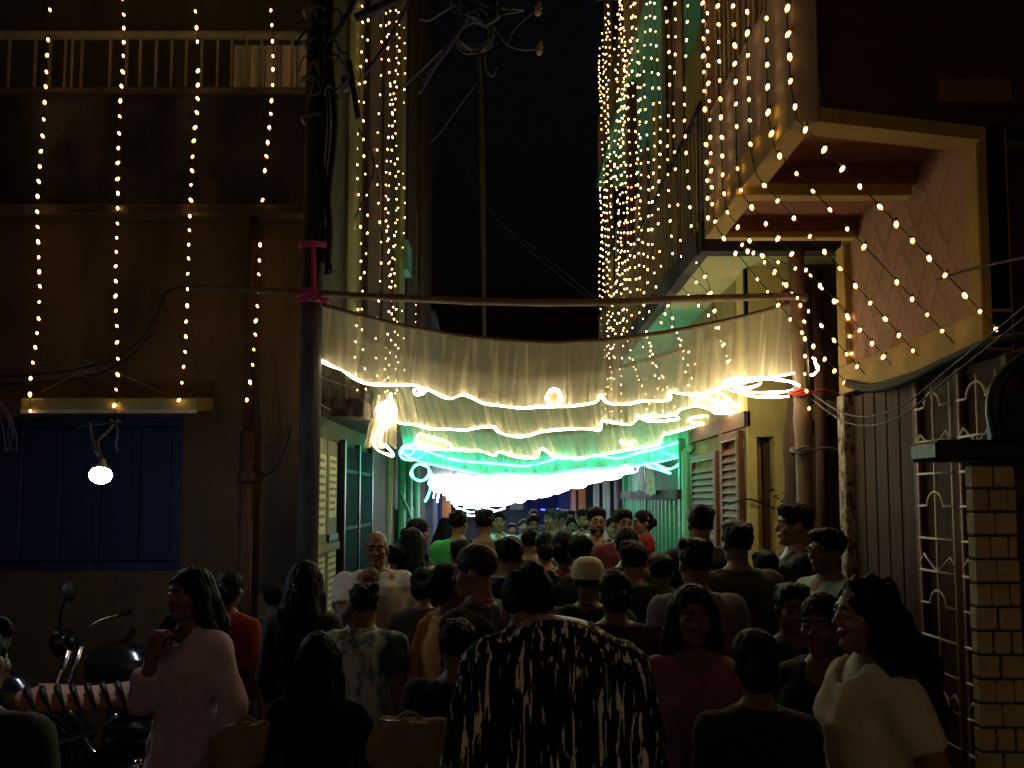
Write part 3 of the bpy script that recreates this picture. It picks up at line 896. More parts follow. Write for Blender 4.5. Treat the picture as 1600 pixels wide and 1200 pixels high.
def drape(Y, top, hem, m, seed, label, depth=.05, n=190, k=11, rope_m='bamboo'):
    """gathered net hung from a sagging cord, its hem following the light rope"""
    rng = np.random.default_rng(seed)
    T = resample(top, n)
    x0, x1 = hem[0][0], max(p[0] for p in hem)
    ph = rng.uniform(0, 6.28, 8)
    vs, fs, uv = [], [], []
    hx = np.linspace(x0, x1, n)
    hs = sorted(hem)
    hy = px_interp(hs, hx)
    for i in range(n):
        a = at(T[i, 0], T[i, 1], Y)
        c = at(hx[i], hy[i], Y)
        s_ = i / n * 60
        for j in range(k + 1):
            f_ = j / k
            p = a.lerp(c, f_)
            am = depth * (.25 + .75 * f_)
            p.y += am * (sin(s_ * 1.3 + ph[0]) * .5 + sin(s_ * 2.9 + ph[1] + f_) * .35 + sin(s_ * 5.1 + ph[2]) * .2)
            p.x += .012 * sin(s_ * 2.1 + ph[3] + 2 * f_) * (1 - f_)
            vs.append(p); uv.append((i / n, f_ + .15 * sin(s_ * .2)))
    for i in range(n - 1):
        for j in range(k):
            q = i * (k + 1) + j
            fs.append((q, q + 1, q + k + 2, q + k + 1))
    b = MB(); b.add(vs, fs, True)
    TH = thing('net_drape', at(np.mean(T[:, 0]), 778, Y) * 1.0, label, 'drape', 'net drapes across the lane')
    b.build('net', m, TH, uv=uv)
    b = MB(); b.tube([at(x, y, Y - .005) for x, y in T[::4]] + [at(*T[-1], Y)], .014, 6); b.build('cord', M[rope_m], TH)
    return TH


def led(Y, paths, m, label, group, r=.0115, wob=.02, seed=0):
    """a flexible light rope: one tube per run"""
    rng = np.random.default_rng(seed)
    b = MB()
    for pix in paths:
        pts = []
        ph = rng.uniform(0, 6)
        for i, p in enumerate(pix):
            d = p[2] if len(p) > 2 else 0
            q = at(p[0], p[1], Y - .03 + d)
            pts.append(q + Vector((0, wob * sin(i * 1.7 + ph), 0)))
        cm = catmull(pts, 6)
        b.tube(cm, [r * (.78 + .30 * sin(.37 * i + ph) * sin(.11 * i + 2 * ph)) for i in range(len(cm))], 6)
    o = b.build('light_rope', M[m])
    return solo(o, label, 'light rope', group)


def ell(cx, cy, rx, ry, a0=0, a1=360, n=12, dy=0.0, tilt=0.0):
    out = []
    for i in range(n + 1):
        t = radians(a0 + (a1 - a0) * i / n)
        x, y = rx * cos(t), ry * sin(t)
        out.append((cx + x * cos(tilt) - y * sin(tilt), cy + x * sin(tilt) + y * cos(tilt), dy * sin(t)))
    return out


WG = 'warm light ropes on the net hems'
hem1 = [(490, 574), (503, 566), (520, 573), (535, 579), (552, 590), (575, 600), (610, 602), (648, 602), (656, 611), (668, 609), (692, 620), (705, 622), (722, 617), (736, 621), (755, 630), (780, 633), (812, 638), (840, 636), (870, 635), (895, 634), (930, 629), (938, 618), (950, 629), (978, 632), (1005, 627), (1044, 625), (1048, 612), (1062, 615), (1092, 617), (1128, 606), (1165, 596), (1238, 584)]
drape(5.15, [(497, 474), (560, 492), (640, 511), (720, 525), (800, 533), (870, 536), (950, 531), (1040, 519), (1120, 504), (1190, 487), (1243, 470)], hem1, M['net'], 1, 'front cream net drape hung from the bamboo crossbar, widest of the drapes')
led(5.15, [hem1 + [(1247, 574), (1246, 560)], ell(866, 621, 12, 12), ell(1190, 603, 58, 11, 0, 360, 14, .12), ell(1200, 606, 50, 15, 20, 340, 14, .2, .05), ell(1160, 598, 28, 8, 0, 300, 10, .1),
           ell(1268, 573, 9, 13, -90, 90, 6, .02), ell(655, 611, 8, 6), [(490, 588), (488, 578), (494, 567), (505, 564)]], 'ledwarm', 'warm light rope on the hem of the widest front net', WG, r=.0105, seed=2)
hem2 = [(590, 650), (600, 640), (612, 652), (625, 661), (652, 664), (668, 669), (700, 671), (725, 672), (748, 668), (770, 667), (780, 676), (800, 681), (822, 681), (850, 674), (885, 671), (920, 670), (937, 671), (941, 658), (958, 660), (985, 663), (1000, 652), (1030, 651), (1055, 648), (1064, 640), (1090, 634), (1115, 640), (1158, 644)]
drape(6.4, [(560, 522), (640, 556), (740, 583), (850, 592), (960, 576), (1060, 548), (1160, 512)], hem2, M['net'], 2, 'second cream net drape with bright tangled light rope ends', .07)
led(6.4, [hem2, [(600, 650), (608, 630), (612, 615), (606, 640), (598, 655), (590, 672), (584, 690), (590, 703), (606, 710), (615, 711), (605, 698), (592, 690), (600, 668), (606, 650)],
          ell(1122, 634, 36, 9, 0, 360, 12, .15, .2), ell(1130, 628, 30, 9, 0, 360, 12, .2, .5), ell(1135, 640, 26, 6, 0, 330, 12, .15), ell(604, 640, 14, 12, 0, 360, 10, .1), ell(603, 652, 10, 16, 0, 360, 10, .1),
          ell(1030, 650, 34, 8, 20, 200, 8, .05)], 'ledwarm', 'warm light rope with tangled bundles beneath the second net', WG, r=.012, seed=3)
# tail of net at the second drape's end
b = MB(); vs, fs, uv = [], [], []
for i in range(15):
    for j in range(9):
        p = at(583 + 36 * i / 14 - 2 * j * (1 - i / 14) , 622 + 9.5 * j + 4 * sin(i), 6.38); p.y += .05 * sin(i * 1.4 + j * .3)
        vs.append(p); uv.append((i / 14 * .2, j / 8))
for i in range(14):
    for j in range(8):
        q = i * 9 + j; fs.append((q, q + 1, q + 10, q + 9))
b.add(vs, fs, True)
solo(b.build('net_tail', M['net'], uv=uv), 'short loose tail of cream net dangling with bright loops', 'net')
hem3 = [(648, 690), (654, 698), (670, 702), (705, 703), (730, 704), (752, 705), (772, 712), (780, 706), (805, 713), (838, 715), (843, 704), (850, 702), (866, 713), (900, 716), (938, 711), (985, 702), (1000, 700), (1030, 693), (1034, 682), (1046, 677), (1080, 668), (1105, 661), (1140, 660)]
drape(7.5, [(618, 588), (700, 618), (800, 634), (860, 636), (940, 628), (1020, 606), (1120, 570)], hem3, M['net'], 3, 'third cream net drape seen above green light ropes', .07)
led(7.5, [hem3, [(650, 688), (656, 678), (672, 684), (690, 687), (703, 694), (705, 702), (690, 702), (665, 696), (650, 690)], ell(1110, 656, 34, 6, 0, 360, 12, .2), ell(980, 689, 10, 5, 0, 200, 6)], 'ledwarm', 'warm light rope along the third net hem', WG, r=.012, seed=4)
hem4 = [(632, 700), (660, 703), (690, 713), (720, 720), (770, 724), (820, 728), (850, 722), (880, 714), (905, 718), (930, 712), (965, 716), (1000, 707), (1030, 700), (1062, 690)]
hem5 = [(634, 712), (660, 722), (700, 730), (735, 737), (760, 742), (790, 740), (850, 742), (880, 738), (905, 733), (940, 733), (975, 729), (1020, 723), (1062, 714)]
drape(8.15, [(620, 650), (700, 668), (800, 680), (870, 680), (960, 668), (1060, 640)], hem5, M['netgreen'], 4, 'pale net drape tinted and lit green with looping light ropes', .08)
led(8.15, [hem4, ell(645, 707, 20, 11, 0, 360, 12, .1, -.2), [(650, 700), (640, 712), (628, 706), (632, 696), (650, 692)]], 'ledgreen', 'green light rope on upper run of the green lit net', 'green light ropes', r=.016, seed=5)
led(8.3, [hem5, ell(657, 738, 14, 13), [(668, 728), (674, 745), (673, 762), (668, 776), (664, 784)], [(1030, 706), (1050, 711), (1062, 716), (1062, 724), (1052, 731), (1040, 733), (1020, 724), (1005, 722)], [(1010, 728), (1035, 735), (1048, 740)]],
    'ledgreen', 'green light rope on lower run of the green lit net', 'green light ropes', r=.016, seed=6)
for i in range(6):
    Y = 10.7 + i * .75
    lo = 752 + 7 * i
    xa, xb = 674 + 6 * i, 990 - 27 * i
    top = [(xa, 728 + 4 * i), ((xa + xb) / 2, 738 + 5 * i), (xb, 722 + 5 * i)]
    hem = [(xa + (xb - xa) * t / 14 + random.uniform(-3, 3) * (0 < t < 14), lo + 7 * sin(pi * t / 14) - 13 * t / 14 + random.uniform(-2.2, 2.2)) for t in range(15)]
    nth = ('nearest to the green ropes', 'second past the green ropes', 'third past the green ropes', 'fourth past the green ropes', 'fifth past the green ropes', 'last one down the lane')[i]
    nth = nth.replace('nearest to', 'next to')
    drape(Y, top, hem, M['netwhite'], 20 + i, 'white net drape under cold white ropes, ' + nth, .08, 90, 7)
    runs = [hem, [(x, y - 4 + random.uniform(-1, 1)) for x, y in hem], [(x, y - 8 + random.uniform(-2, 2)) for x, y in hem]]
    if i < 2:
        runs.append(ell(xa + 6, lo + 3, 10, 7)); runs.append([(xa + 2, lo - 8), (xa + 5, lo + 10), (xa + 3, lo + 26)])
    if i > 1:
        runs.append([(x, y + 8 + random.uniform(-3, 3)) for x, y in hem[1:9]])
    if i > 3:
        runs.append([(x, y + 14 + random.uniform(-3, 3)) for x, y in hem[2:7]])
    runs.append(ell(xb - 8, hem[-1][1] - 4, 16, 6))
    led(Y, runs, 'ledcool', 'cold white light rope on white net, ' + nth, 'cold white light ropes', r=.0145, seed=30 + i)
led(15.5, [[(845, 796), (862, 797), (880, 792)]], 'ledblue', 'blue light rope past the last white net', None, r=.02, seed=50)
# torn dark net bunched over the door canopy
b = MB(); vs, fs, uv = [], [], []
for i in range(25):
    for j in range(11):
        p = at(486 + 95 * i / 24, 588 + 8 * sin(i * .5) + j * (6.2 + 1.0 * sin(i * .35)), 5.75 + .35 * i / 24); p.y += .05 * sin(i * 1.1 + j * .7) + .02 * sin(i * 2.7)
        vs.append(p); uv.append((i / 24 * .6, j / 10))
for i in range(24):
    for j in range(10):
        q = i * 11 + j; fs.append((q, q + 1, q + 12, q + 11))
b.add(vs, fs, True)
solo(b.build('loose_net', M['netdark'], uv=uv), 'grey loose net sagging over the door canopy by the black pole', 'net')
b = MB(); b.tube(catmull([at(490, 590, 5.2), at(488, 610, 5.2), at(496, 628, 5.2), at(515, 640, 5.4)], 6), .008, 5); b.tube(catmull([at(496, 586, 5.2), at(530, 600, 5.3), at(560, 606, 5.5)], 6), .004, 5)
solo(b.build('hanging_wire', M['greycable']), 'pale loose wire hanging down beside the black pole under the net', 'wire')

# ================================================================== strings of fairy lights
bb = MB()
PROF = [(0, -.021), (.0042, -.0185), (.0074, -.012), (.0082, -.004), (.0066, .006), (.004, .012)]
bb.lathe(PROF[2:5], (0, 0, 0), (0, 0, 1), 7)
bb.cur = 2
bb.lathe(PROF[:3], (0, 0, 0), (0, 0, 1), 7)
bb.lathe(PROF[4:], (0, 0, 0), (0, 0, 1), 7)
bb.cur = 1
bb.lathe([(.0055, .011), (.0055, .026), (0, .027)], (0, 0, 0), (0, 0, 1), 5)
_o = bb.build('bulb', [M['bulb'], M['socket'], M['bulbskin']])
BULB = _o.data
bpy.data.objects.remove(_o)
bv = np.array(bb.v); bf = bb.f; bmi = bb.mi


def string(pts, gap, label, group, single=True, big=1.0, wob=.012, mb='bulb', start=.5):
    pts = [Vector(p) for p in pts]
    T = thing('light_string', pts[-1], label, 'light string', group)
    d = [0.0]
    for a, c in zip(pts, pts[1:]): d.append(d[-1] + (c - a).length)
    n = int(d[-1] / gap)
    line, spots = [], []
    m = max(24, n * 2)
    ph = random.uniform(0, 6)

    def pos(s_):
        for i in range(len(d) - 1):
            if s_ <= d[i + 1] or i == len(d) - 2:
                f_ = (s_ - d[i]) / max(1e-6, d[i + 1] - d[i])
                return pts[i].lerp(pts[i + 1], f_)
    for i in range(m + 1):
        s_ = d[-1] * i / m
        p = pos(s_); w_ = wob * min(1, i / 3, (m - i) / 3)
        line.append(p + Vector((w_ * sin(s_ * 3.1 + ph), w_ * sin(s_ * 4.3 + ph * 2), 0)))
    b = MB(); b.tube(line, .0028, 4, cap=False); b.build('wire', M['wire'], T)
    s_ = gap * start
    vs, fs, mi = [], [], []
    while s_ < d[-1]:
        if random.random() < .03:
            s_ += gap
            continue
        p = pos(s_); w_ = wob * min(1, s_ / .3, (d[-1] - s_) / .3)
        p = p + Vector((w_ * sin(s_ * 3.1 + ph), w_ * sin(s_ * 4.3 + ph * 2) - .008, -.012))
        rx, ry, k_ = random.uniform(-.7, .7), random.uniform(-.7, .7), big * random.uniform(.75, 1.15)
        if single:
            share(BULB, 'bulb', p, T, (rx, ry, 0), (k_, k_, k_))
        else:
            R = np.array(Matrix.Rotation(rx, 3, 'X') @ Matrix.Rotation(ry, 3, 'Y'))
            o_ = len(vs)
            vs += [tuple(q) for q in (bv * k_) @ R.T + np.array(p)]
            fs += [tuple(i + o_ for i in f) for f in bf]; mi += bmi
        s_ += gap * random.uniform(.9, 1.1)
    if not single:
        b = MB(); b.v, b.f, b.mi, b.sm = vs, fs, mi, [True] * len(fs)
        b.build('bulb', [M[mb], M['socket'], M['bulbskin']], T, kind='stuff')
    return T


# four in front of the street front, more of the same row beyond the frame's side
lbl = ['string of warm bulbs ending at the window hood corner above the frayed wires', 'string of warm bulbs ending straight above the hanging white lamp',
       'string of warm bulbs crossing the tip of the bamboo crossbar', 'string of warm bulbs ending beside the red drainpipe, next to the black pole']
for i, (pxs, lb) in enumerate(zip(([(80, -100), (77, 20), (68, 230), (62, 330), (56, 480), (49, 640)], [(191, -100), (190, 30), (188, 210), (187, 330), (181, 470), (179, 652)],
                                  [(307, -100), (306, 20), (305, 200), (301, 320), (293, 480), (280, 628)], [(426, -100), (425, 20), (420, 190), (413, 340), (402, 480), (384, 636)]), lbl)):
    ys = [5.33, 5.36, 5.37, 5.33, 5.26, 5.17]
    pts = [at(x, y, Y) for (x, y), Y in zip(pxs, ys)]
    string([pts[0] + Vector((0, .1, 2.2))] + pts, .112, lb, 'light strings down the brown street front', big=1.05, wob=.02)
# seven down the mauve parapet and across to the foot of the panel
ends = [(3.06, 'nearest the brick pillar'), (3.33, 'second from the brick pillar'), (3.60, 'third from the brick pillar'), (3.83, 'fourth from the brick pillar'), (4.10, 'fifth from the brick pillar'), (4.33, 'sixth from the brick pillar')]
for i, (Y, nm) in enumerate(ends):
    yy = max(Y, 3.16)
    string([(XB - .045, yy + .01, 6.6), (XB - .045, Y, ZS + .1), (XB - .02, Y, ZS - .06), (XW - .03, Y + .12 + .04 * i, PZ + .06)], .108, 'warm bulb string slanting from mauve parapet to rose panel, ' + nm, 'light strings over the mauve parapet', big=.95, wob=.004)
string([(XB - .03, 4.5, 6.4), (XB - .02, 4.52, 3.55), at(1188, 400, 4.8), at(1240, 458, 5.0), at(1256, 480, 5.03), at(1258, 540, 5.03), at(1256, 590, 5.03), at(1264, 640, 5.03)], .11, 'string of warm bulbs that ends running down the bamboo upright', 'light strings over the mauve parapet', big=.95, wob=.005)
string([(XB + .2, 4.62, 3.42), at(1262, 424, 4.75), at(1282, 446, 4.72), at(1323, 486, 4.66), at(1330, 553, 4.66)], .12, 'short string of warm bulbs ending on the carved jamb', 'light strings over the mauve parapet', big=.95, wob=.005)

# along the yellow house
for i, (px, Y, bot, gp) in enumerate([(1075, 5.75, 3.3, .135), (1058, 6.1, 3.3, .14), (1047, 6.5, 3.2, .14), (1031, 6.9, 3.1, .13), (1021, 7.2, 3.1, .14), (1012, 7.55, 3.2, .14), (1001, 7.9, 3.1, .13), (993, 8.2, 3.1, .13), (985, 8.6, 3.0, .13), (979, 9.0, 2.9, .12), (974, 9.3, 2.9, .12), (968, 9.6, 2.9, .12), (1000, 8.3, 3.0, .14), (953, 10.6, 2.9, .12), (950, 10.9, 2.9, .12), (947, 11.2, 3.0, .12), (943, 11.6, 3.0, .11), (941, 12.0, 3.0, .11), (938, 12.35, 3.0, .11)]):
    x = at(px, 400, Y).x
    top = Vector((x + random.uniform(-.03, .03), Y, 9.2 if Y > 6.6 else 7.4))
    pts = [top, Vector((x, Y, 5.0)), Vector((x + .02, Y, 3.75))]
    if Y < 9.4:
        pts += [Vector((x + .16 + .1 * (i % 3), Y + .1, bot + .25)), Vector((x + .34 + .16 * (i % 3), Y + .2, bot - .35))]
    else:
        pts += [Vector((x + .02, Y, bot - .4))]
    string(pts, gp, 'warm bulb string by the yellow house balcony, ' + ('first from the mauve parapet', 'second from the mauve parapet', 'third from the mauve parapet', 'fourth from the mauve parapet', 'fifth from the mauve parapet', 'sixth from the mauve parapet', 'in front of the first hung sheets', 'in front of the second hung sheets', 'at the middle of the balcony', 'just past the middle of the balcony', 'two past the middle of the balcony', 'three past the middle of the balcony', 'crossing its neighbours at mid balcony', 'sixth from the black sky', 'fifth from the black sky', 'fourth from the black sky', 'third from the black sky', 'second from the black sky', 'edging the black sky')[i], 'light strings down the yellow house', single=False, big=.95, wob=.02, mb='bulbpale')
# unseen house behind the camera, hung with bulb strings added as front fill
OH = thing('house', (0, -2.9, 0), 'dark unseen house across the street hung with added fill bulbs', 'house')
b = MB(); b.box(-7, 7, -3.2, -2.7, 0, 6.5); b.build('wall', M['brownwall'], OH)
for k in range(3):
    b = MB(); b.bbox(-4.5 + 3.4 * k, -3.2 + 3.4 * k, -2.7, -2.62, 0, 2.4, .01); b.build('door', M['wood'], OH)
for k in range(13):
    x = -4.8 + .8 * k
    string([(x, -2.5, 6.3), (x + .03, -2.45, 3), (x + .05, -2.4, .9)], .12, 'added fill string of larger warm bulbs on the house across the street', 'added fill strings on the house across the street', single=False, big=1.5, wob=.01, mb='bulbfill')
# crossing swags by the green ceiling
for k in range(4):
    string([(1.36, 8.2 + k * .3, 8.6), (1.3, 8.6 + k * .3, 6.2), (1.32, 9.0 + k * .25, 5.0), (1.3, 9.3 + k * .2, 3.4)], .13, 'warm bulb string swagged across the balcony rods, ' + ('first swag', 'second swag', 'third swag', 'last swag')[k] + ' past the green ceiling', 'light strings down the yellow house', single=False, big=.95, wob=.05, mb='bulbpale')
# along the tall narrow house
for i, (px, Y, gp) in enumerate([(556, 7.1, .155), (566, 7.5, .2), (588, 7.9, .2), (602, 8.2, .13), (606, 8.6, .15), (613, 9.0, .15), (617, 9.4, .16), (627, 9.9, .2), (645, 11.4, .13), (651, 11.9, .13), (656, 12.4, .125), (660, 12.9, .125)]):
    x = at(px, 400, Y).x
    lab = ('nearest the black pole', 'second from the black pole', 'third from the black pole', 'fourth from the black pole, dense', 'fifth from the black pole', 'sixth from the black pole', 'seventh from the black pole', 'eighth from the black pole, sparse', 'fourth from the black sky', 'third from the black sky', 'second from the black sky', 'edging the black sky')[i]
    string([(x, Y, 9.4), (x + .02, Y, 5), (x + .05, Y - .05, 2.75)], gp, 'warm bulb string down the tall narrow house, ' + lab, 'light strings down the tall narrow house', single=False, big=.95, wob=.025, mb='bulbpale')

# ================================================================== hanging white lamp
lc = at(158, 737, 4.15)
LP = thing('lamp', lc, 'round white lamp hanging from wires before the blue shuttered window', 'lamp')
ax = Vector((.15, -.45, -.88)).normalized()
b = MB()
b.lathe([(.028, -.012), (.048, .0), (.057, .019), (.053, .038), (.038, .054), (0, .060)], lc, ax, 16); b.build('diffuser', M['lamp'], LP)
b = MB(); b.lathe([(0, -.075), (.017, -.072), (.02, -.045), (.034, -.03), (.046, -.012), (.050, .002), (.044, -.002), (0, -.004)], lc, ax, 16); b.build('collar', M['whiteedge'], LP)
b = MB(); bk = lc - ax * .07
b.tube(catmull([bk, at(148, 700, 4.3), at(143, 680, 4.6), at(141, 661, 5.06)], 5), .008, 5)
b.tube(catmull([bk, at(152, 692, 4.3), at(168, 675, 4.65), at(180, 662, 5.05)], 5), .009, 5)
b.tube(catmull([at(180, 660, 5.05), at(184, 676, 5.0), at(181, 695, 5.0), at(184, 705, 5.0)], 5), .007, 5)
b.tube(catmull([at(120, 668, 5.06), at(150, 664, 5.05), at(176, 660, 5.05), at(188, 657, 5.06)], 5), .004, 5)
for k in range(4):
    b.tube([at(179, 661, 5.04), at(172 + 6 * k, 655 + 4 * (k % 2), 5.0)], .006, 5)
b.build('cord', M['greycable'], LP)

# frayed wires and slack cables over the street front
def loose(pix, Y, r, m, label, name='wire'):
    b = MB(); b.tube(catmull([at(x, y, Y) for x, y in pix], 6), r, 5)
    solo(b.build(name, M[m]), label, 'wire')


loose([(108, 550), (150, 570), (200, 590), (250, 612), (295, 627)], 5.3, .004, 'greycable', 'thin pale cord slanting down to the window hood')
loose([(0, 588), (60, 585), (120, 577), (170, 563), (215, 535), (245, 490), (262, 455), (300, 448)], 5.35, .008, 'cable', 'black slack cable rising to the bamboo tip')
loose([(-30, 603), (60, 596), (140, 588), (200, 560), (235, 520)], 5.36, .008, 'cable', 'black slack cable below its twin over the street front')
loose([(395, 560), (402, 620), (408, 690)], 5.3, .009, 'cable', 'black cable hanging beside the red drainpipe')
loose([(455, 665), (450, 690), (435, 725), (415, 742), (402, 730)], 5.2, .008, 'cable', 'black cable loop between drainpipe and black pole')
loose([(455, 668), (430, 690), (400, 712), (375, 716)], 5.25, .004, 'cable', 'thin wire from the black pole to the red drainpipe')
b = MB()
for k in range(9):
    c0 = at(112 + 26 * random.random(), 565 + 22 * random.random(), 5.28)
    b.tube([c0, c0 + Vector((random.uniform(.03, .12), 0, random.uniform(-.02, .05)))], .006, 5)
b.tube([at(65, 612, 5.28), at(90, 600, 5.28), at(130, 575, 5.28)], .004, 5)
solo(b.build('wire_splice', M['greycable']), 'taped pale wire splice knotted over the street front', 'wire')
b = MB()
for k in range(8):
    x = random.uniform(-12, 30)
    b.tube(catmull([at(x - 15, 628 + random.uniform(-4, 8), 5.2), at(x, 650, 5.18), at(x + random.uniform(-12, 14), 680, 5.18), at(x + random.uniform(-16, 10), 705, 5.2)], 5), .005, 5)
solo(b.build('frayed_wire', M['greycable']), 'frayed wires dangling at the end of the window hood', 'wire')

# overhead: coil, hanging cable, insulators
cc = at(741, 54, 7.0)
CO = thing('cable_coil', cc, 'round coil of spare cable hanging from overhead wires', 'cable')
for k in range(10):
    r = .13 + .012 * (k % 5) + random.uniform(-.01, .01)
    b = MB(); o_ = Vector((random.uniform(-.02, .02), random.uniform(-.04, .04), random.uniform(-.02, .02)))
    b.tube([cc + o_ + Vector((r * cos(t * pi / 12), .03 * sin(t * .7 + k), r * .95 * sin(t * pi / 12))) for t in range(24)], .008, 5, closed=True); b.build('turn', M['greycable' if k % 3 else 'cable'], CO)
b = MB(); b.tube(catmull([at(748, 84, 7.0), at(751, 200, 7.0), at(753, 350, 7.0), at(756, 470, 7.0), at(757, 560, 7.0)], 8), .017, 7)
b.tube(catmull([at(749, 84, 7.03), at(755, 200, 7.03), at(757, 350, 7.03), at(757, 470, 7.03), at(758, 570, 7.03)], 8), .010, 6)
solo(b.build('drop_cable', M['greenpipe' if False else 'pole']), 'thick cable dropping straight from the coil into the net drapes', 'cable')
b = MB(); b.tube(catmull([at(757, 85, 6.9), at(760, 110, 6.9), at(770, 119, 6.9), at(776, 105, 6.9)], 6), .008, 5)
solo(b.build('cable_end', M['greycable']), 'curled cable end beside the coil', 'cable')
ov = [([(770, -20), (735, 20), (720, 45), (700, 75), (685, 95), (670, 118), (655, 145)], 6.9, .02, 'bluecable', 'blue tinted thick cable slanting down past the coil'),
      ([(650, -40), (640, 0), (620, 40), (600, 75), (570, 115)], 6.5, .016, 'bluecable', 'blue tinted cable slanting towards the tall narrow house'),
      ([(720, 2), (690, 20), (672, 31), (655, 30)], 6.8, .01, 'greycable', 'pale curled cable left of the coil'.replace('left of', 'beyond')),
      ([(555, 28), (620, -2), (680, -25)], 6.0, .035, 'cable', 'thick black overhead bundle above the black pole'),
      ([(690, 78), (660, 108), (625, 140), (600, 165)], 7.2, .009, 'greycable', 'thin cable slanting to the tall narrow house strings'),
      ([(745, 130), (715, 170), (690, 205), (670, 225)], 7.1, .005, 'greycable', 'thin wire slanting from the drop cable into black sky'),
      ([(690, 180), (760, 320), (830, 385), (900, 440), (1010, 540)], 8.0, .004, 'cable', 'long thin wire sagging across black sky to the yellow house'),
      ([(700, 210), (770, 335), (850, 410), (950, 490)], 8.4, .004, 'cable', 'long thin wire sagging lower across black sky'),
      ([(760, 25), (780, 55), (793, 70), (815, 78), (840, 77)], 6.9, .006, 'greycable', 'wire curving from the coil to the lower insulator'),
      ([(793, 70), (805, 45), (830, 22), (842, 12)], 6.9, .005, 'greycable', 'wire forking to the upper insulator'),
      ([(520, 60), (545, 20), (560, -10), (600, -40)], 5.3, .02, 'cable', 'black cable arching from the pole top'),
      ([(495, 380), (540, 450), (570, 490), (600, 520)], 5.6, .003, 'greycable', 'thin wire slanting from the pole behind the front net'),
      ([(560, 200), (600, 300), (640, 420), (690, 520)], 7.0, .004, 'greycable', 'thin wire slanting down past the light strings'),
      ([(555, 340), (585, 260), (560, 200)], 6.6, .006, 'cable', 'bent dark wire against the olive wall strip')]
for pix, Y, r, m, lb in ov:
    loose(pix, Y, r, m, lb)
for k in range(14):
    x0, x1 = random.uniform(690, 790), random.uniform(700, 830)
    if k == 0: KB = thing('overhead_wires'.replace('wires', 'tangle'), at(750, 0, 6.8), 'tangle of overhead wires joined above the coil', 'wires')
    b = MB(); b.tube(catmull([at(x0, -30, 6.8 + .2 * random.random()), at((x0 + x1) / 2 + random.uniform(-20, 20), random.uniform(-5, 18), 6.8), at(x1, random.uniform(5, 30), 6.8), at(745 + random.uniform(-15, 25), random.uniform(20, 45), 6.95)], 5), random.uniform(.006, .016), 5); b.build('wire', M[random.choice(['greycable', 'cable', 'bluecable', 'cable'])], KB)
for (px, py, lb) in ((843, 75, 'lower pale insulator against black sky'), (841, 14, 'upper pale insulator against black sky')):
    b = MB(); c = at(px, py, 6.9)
    b.lathe([(0, -.06), (.02, -.06), (.036, -.035), (.022, -.015), (.036, .01), (.02, .03), (.022, .06), (0, .065)], c, (.1, 0, 1), 12)
    solo(b.build('insulator', M['frame']), lb, 'insulator')
# straggly plant by the niche
PL = thing('plant', at(1225, 880, 5.8) * 1, 'small leafy plant growing beside the yellow wall edge', 'plant')
base = at(1232, 790, 5.78)
b = MB(); b.tube([(base.x + .02, 5.78, 1.0), (base.x + .01, 5.78, 1.5), base], .008, 5); b.build('stem', M['maroon'], PL)
for k in range(26):
    c = base + Vector((random.uniform(-.09, .05), random.uniform(-.06, .04), random.uniform(-.16, .13)))
    d = Vector((random.uniform(-1, 1), random.uniform(-1, 1), random.uniform(-.6, .4))).normalized() * .05
    s_ = d.cross(Vector((random.random(), random.random(), random.random()))).normalized() * .018
    b = MB(); b.add([c, c + d * .5 + s_, c + d, c + d * .5 - s_, c + d * .5 + s_.cross(d).normalized() * .006], [(0, 1, 4), (1, 2, 4), (2, 3, 4), (3, 0, 4), (0, 3, 2, 1)], False); b.build('leaf', M['leaf'], PL)
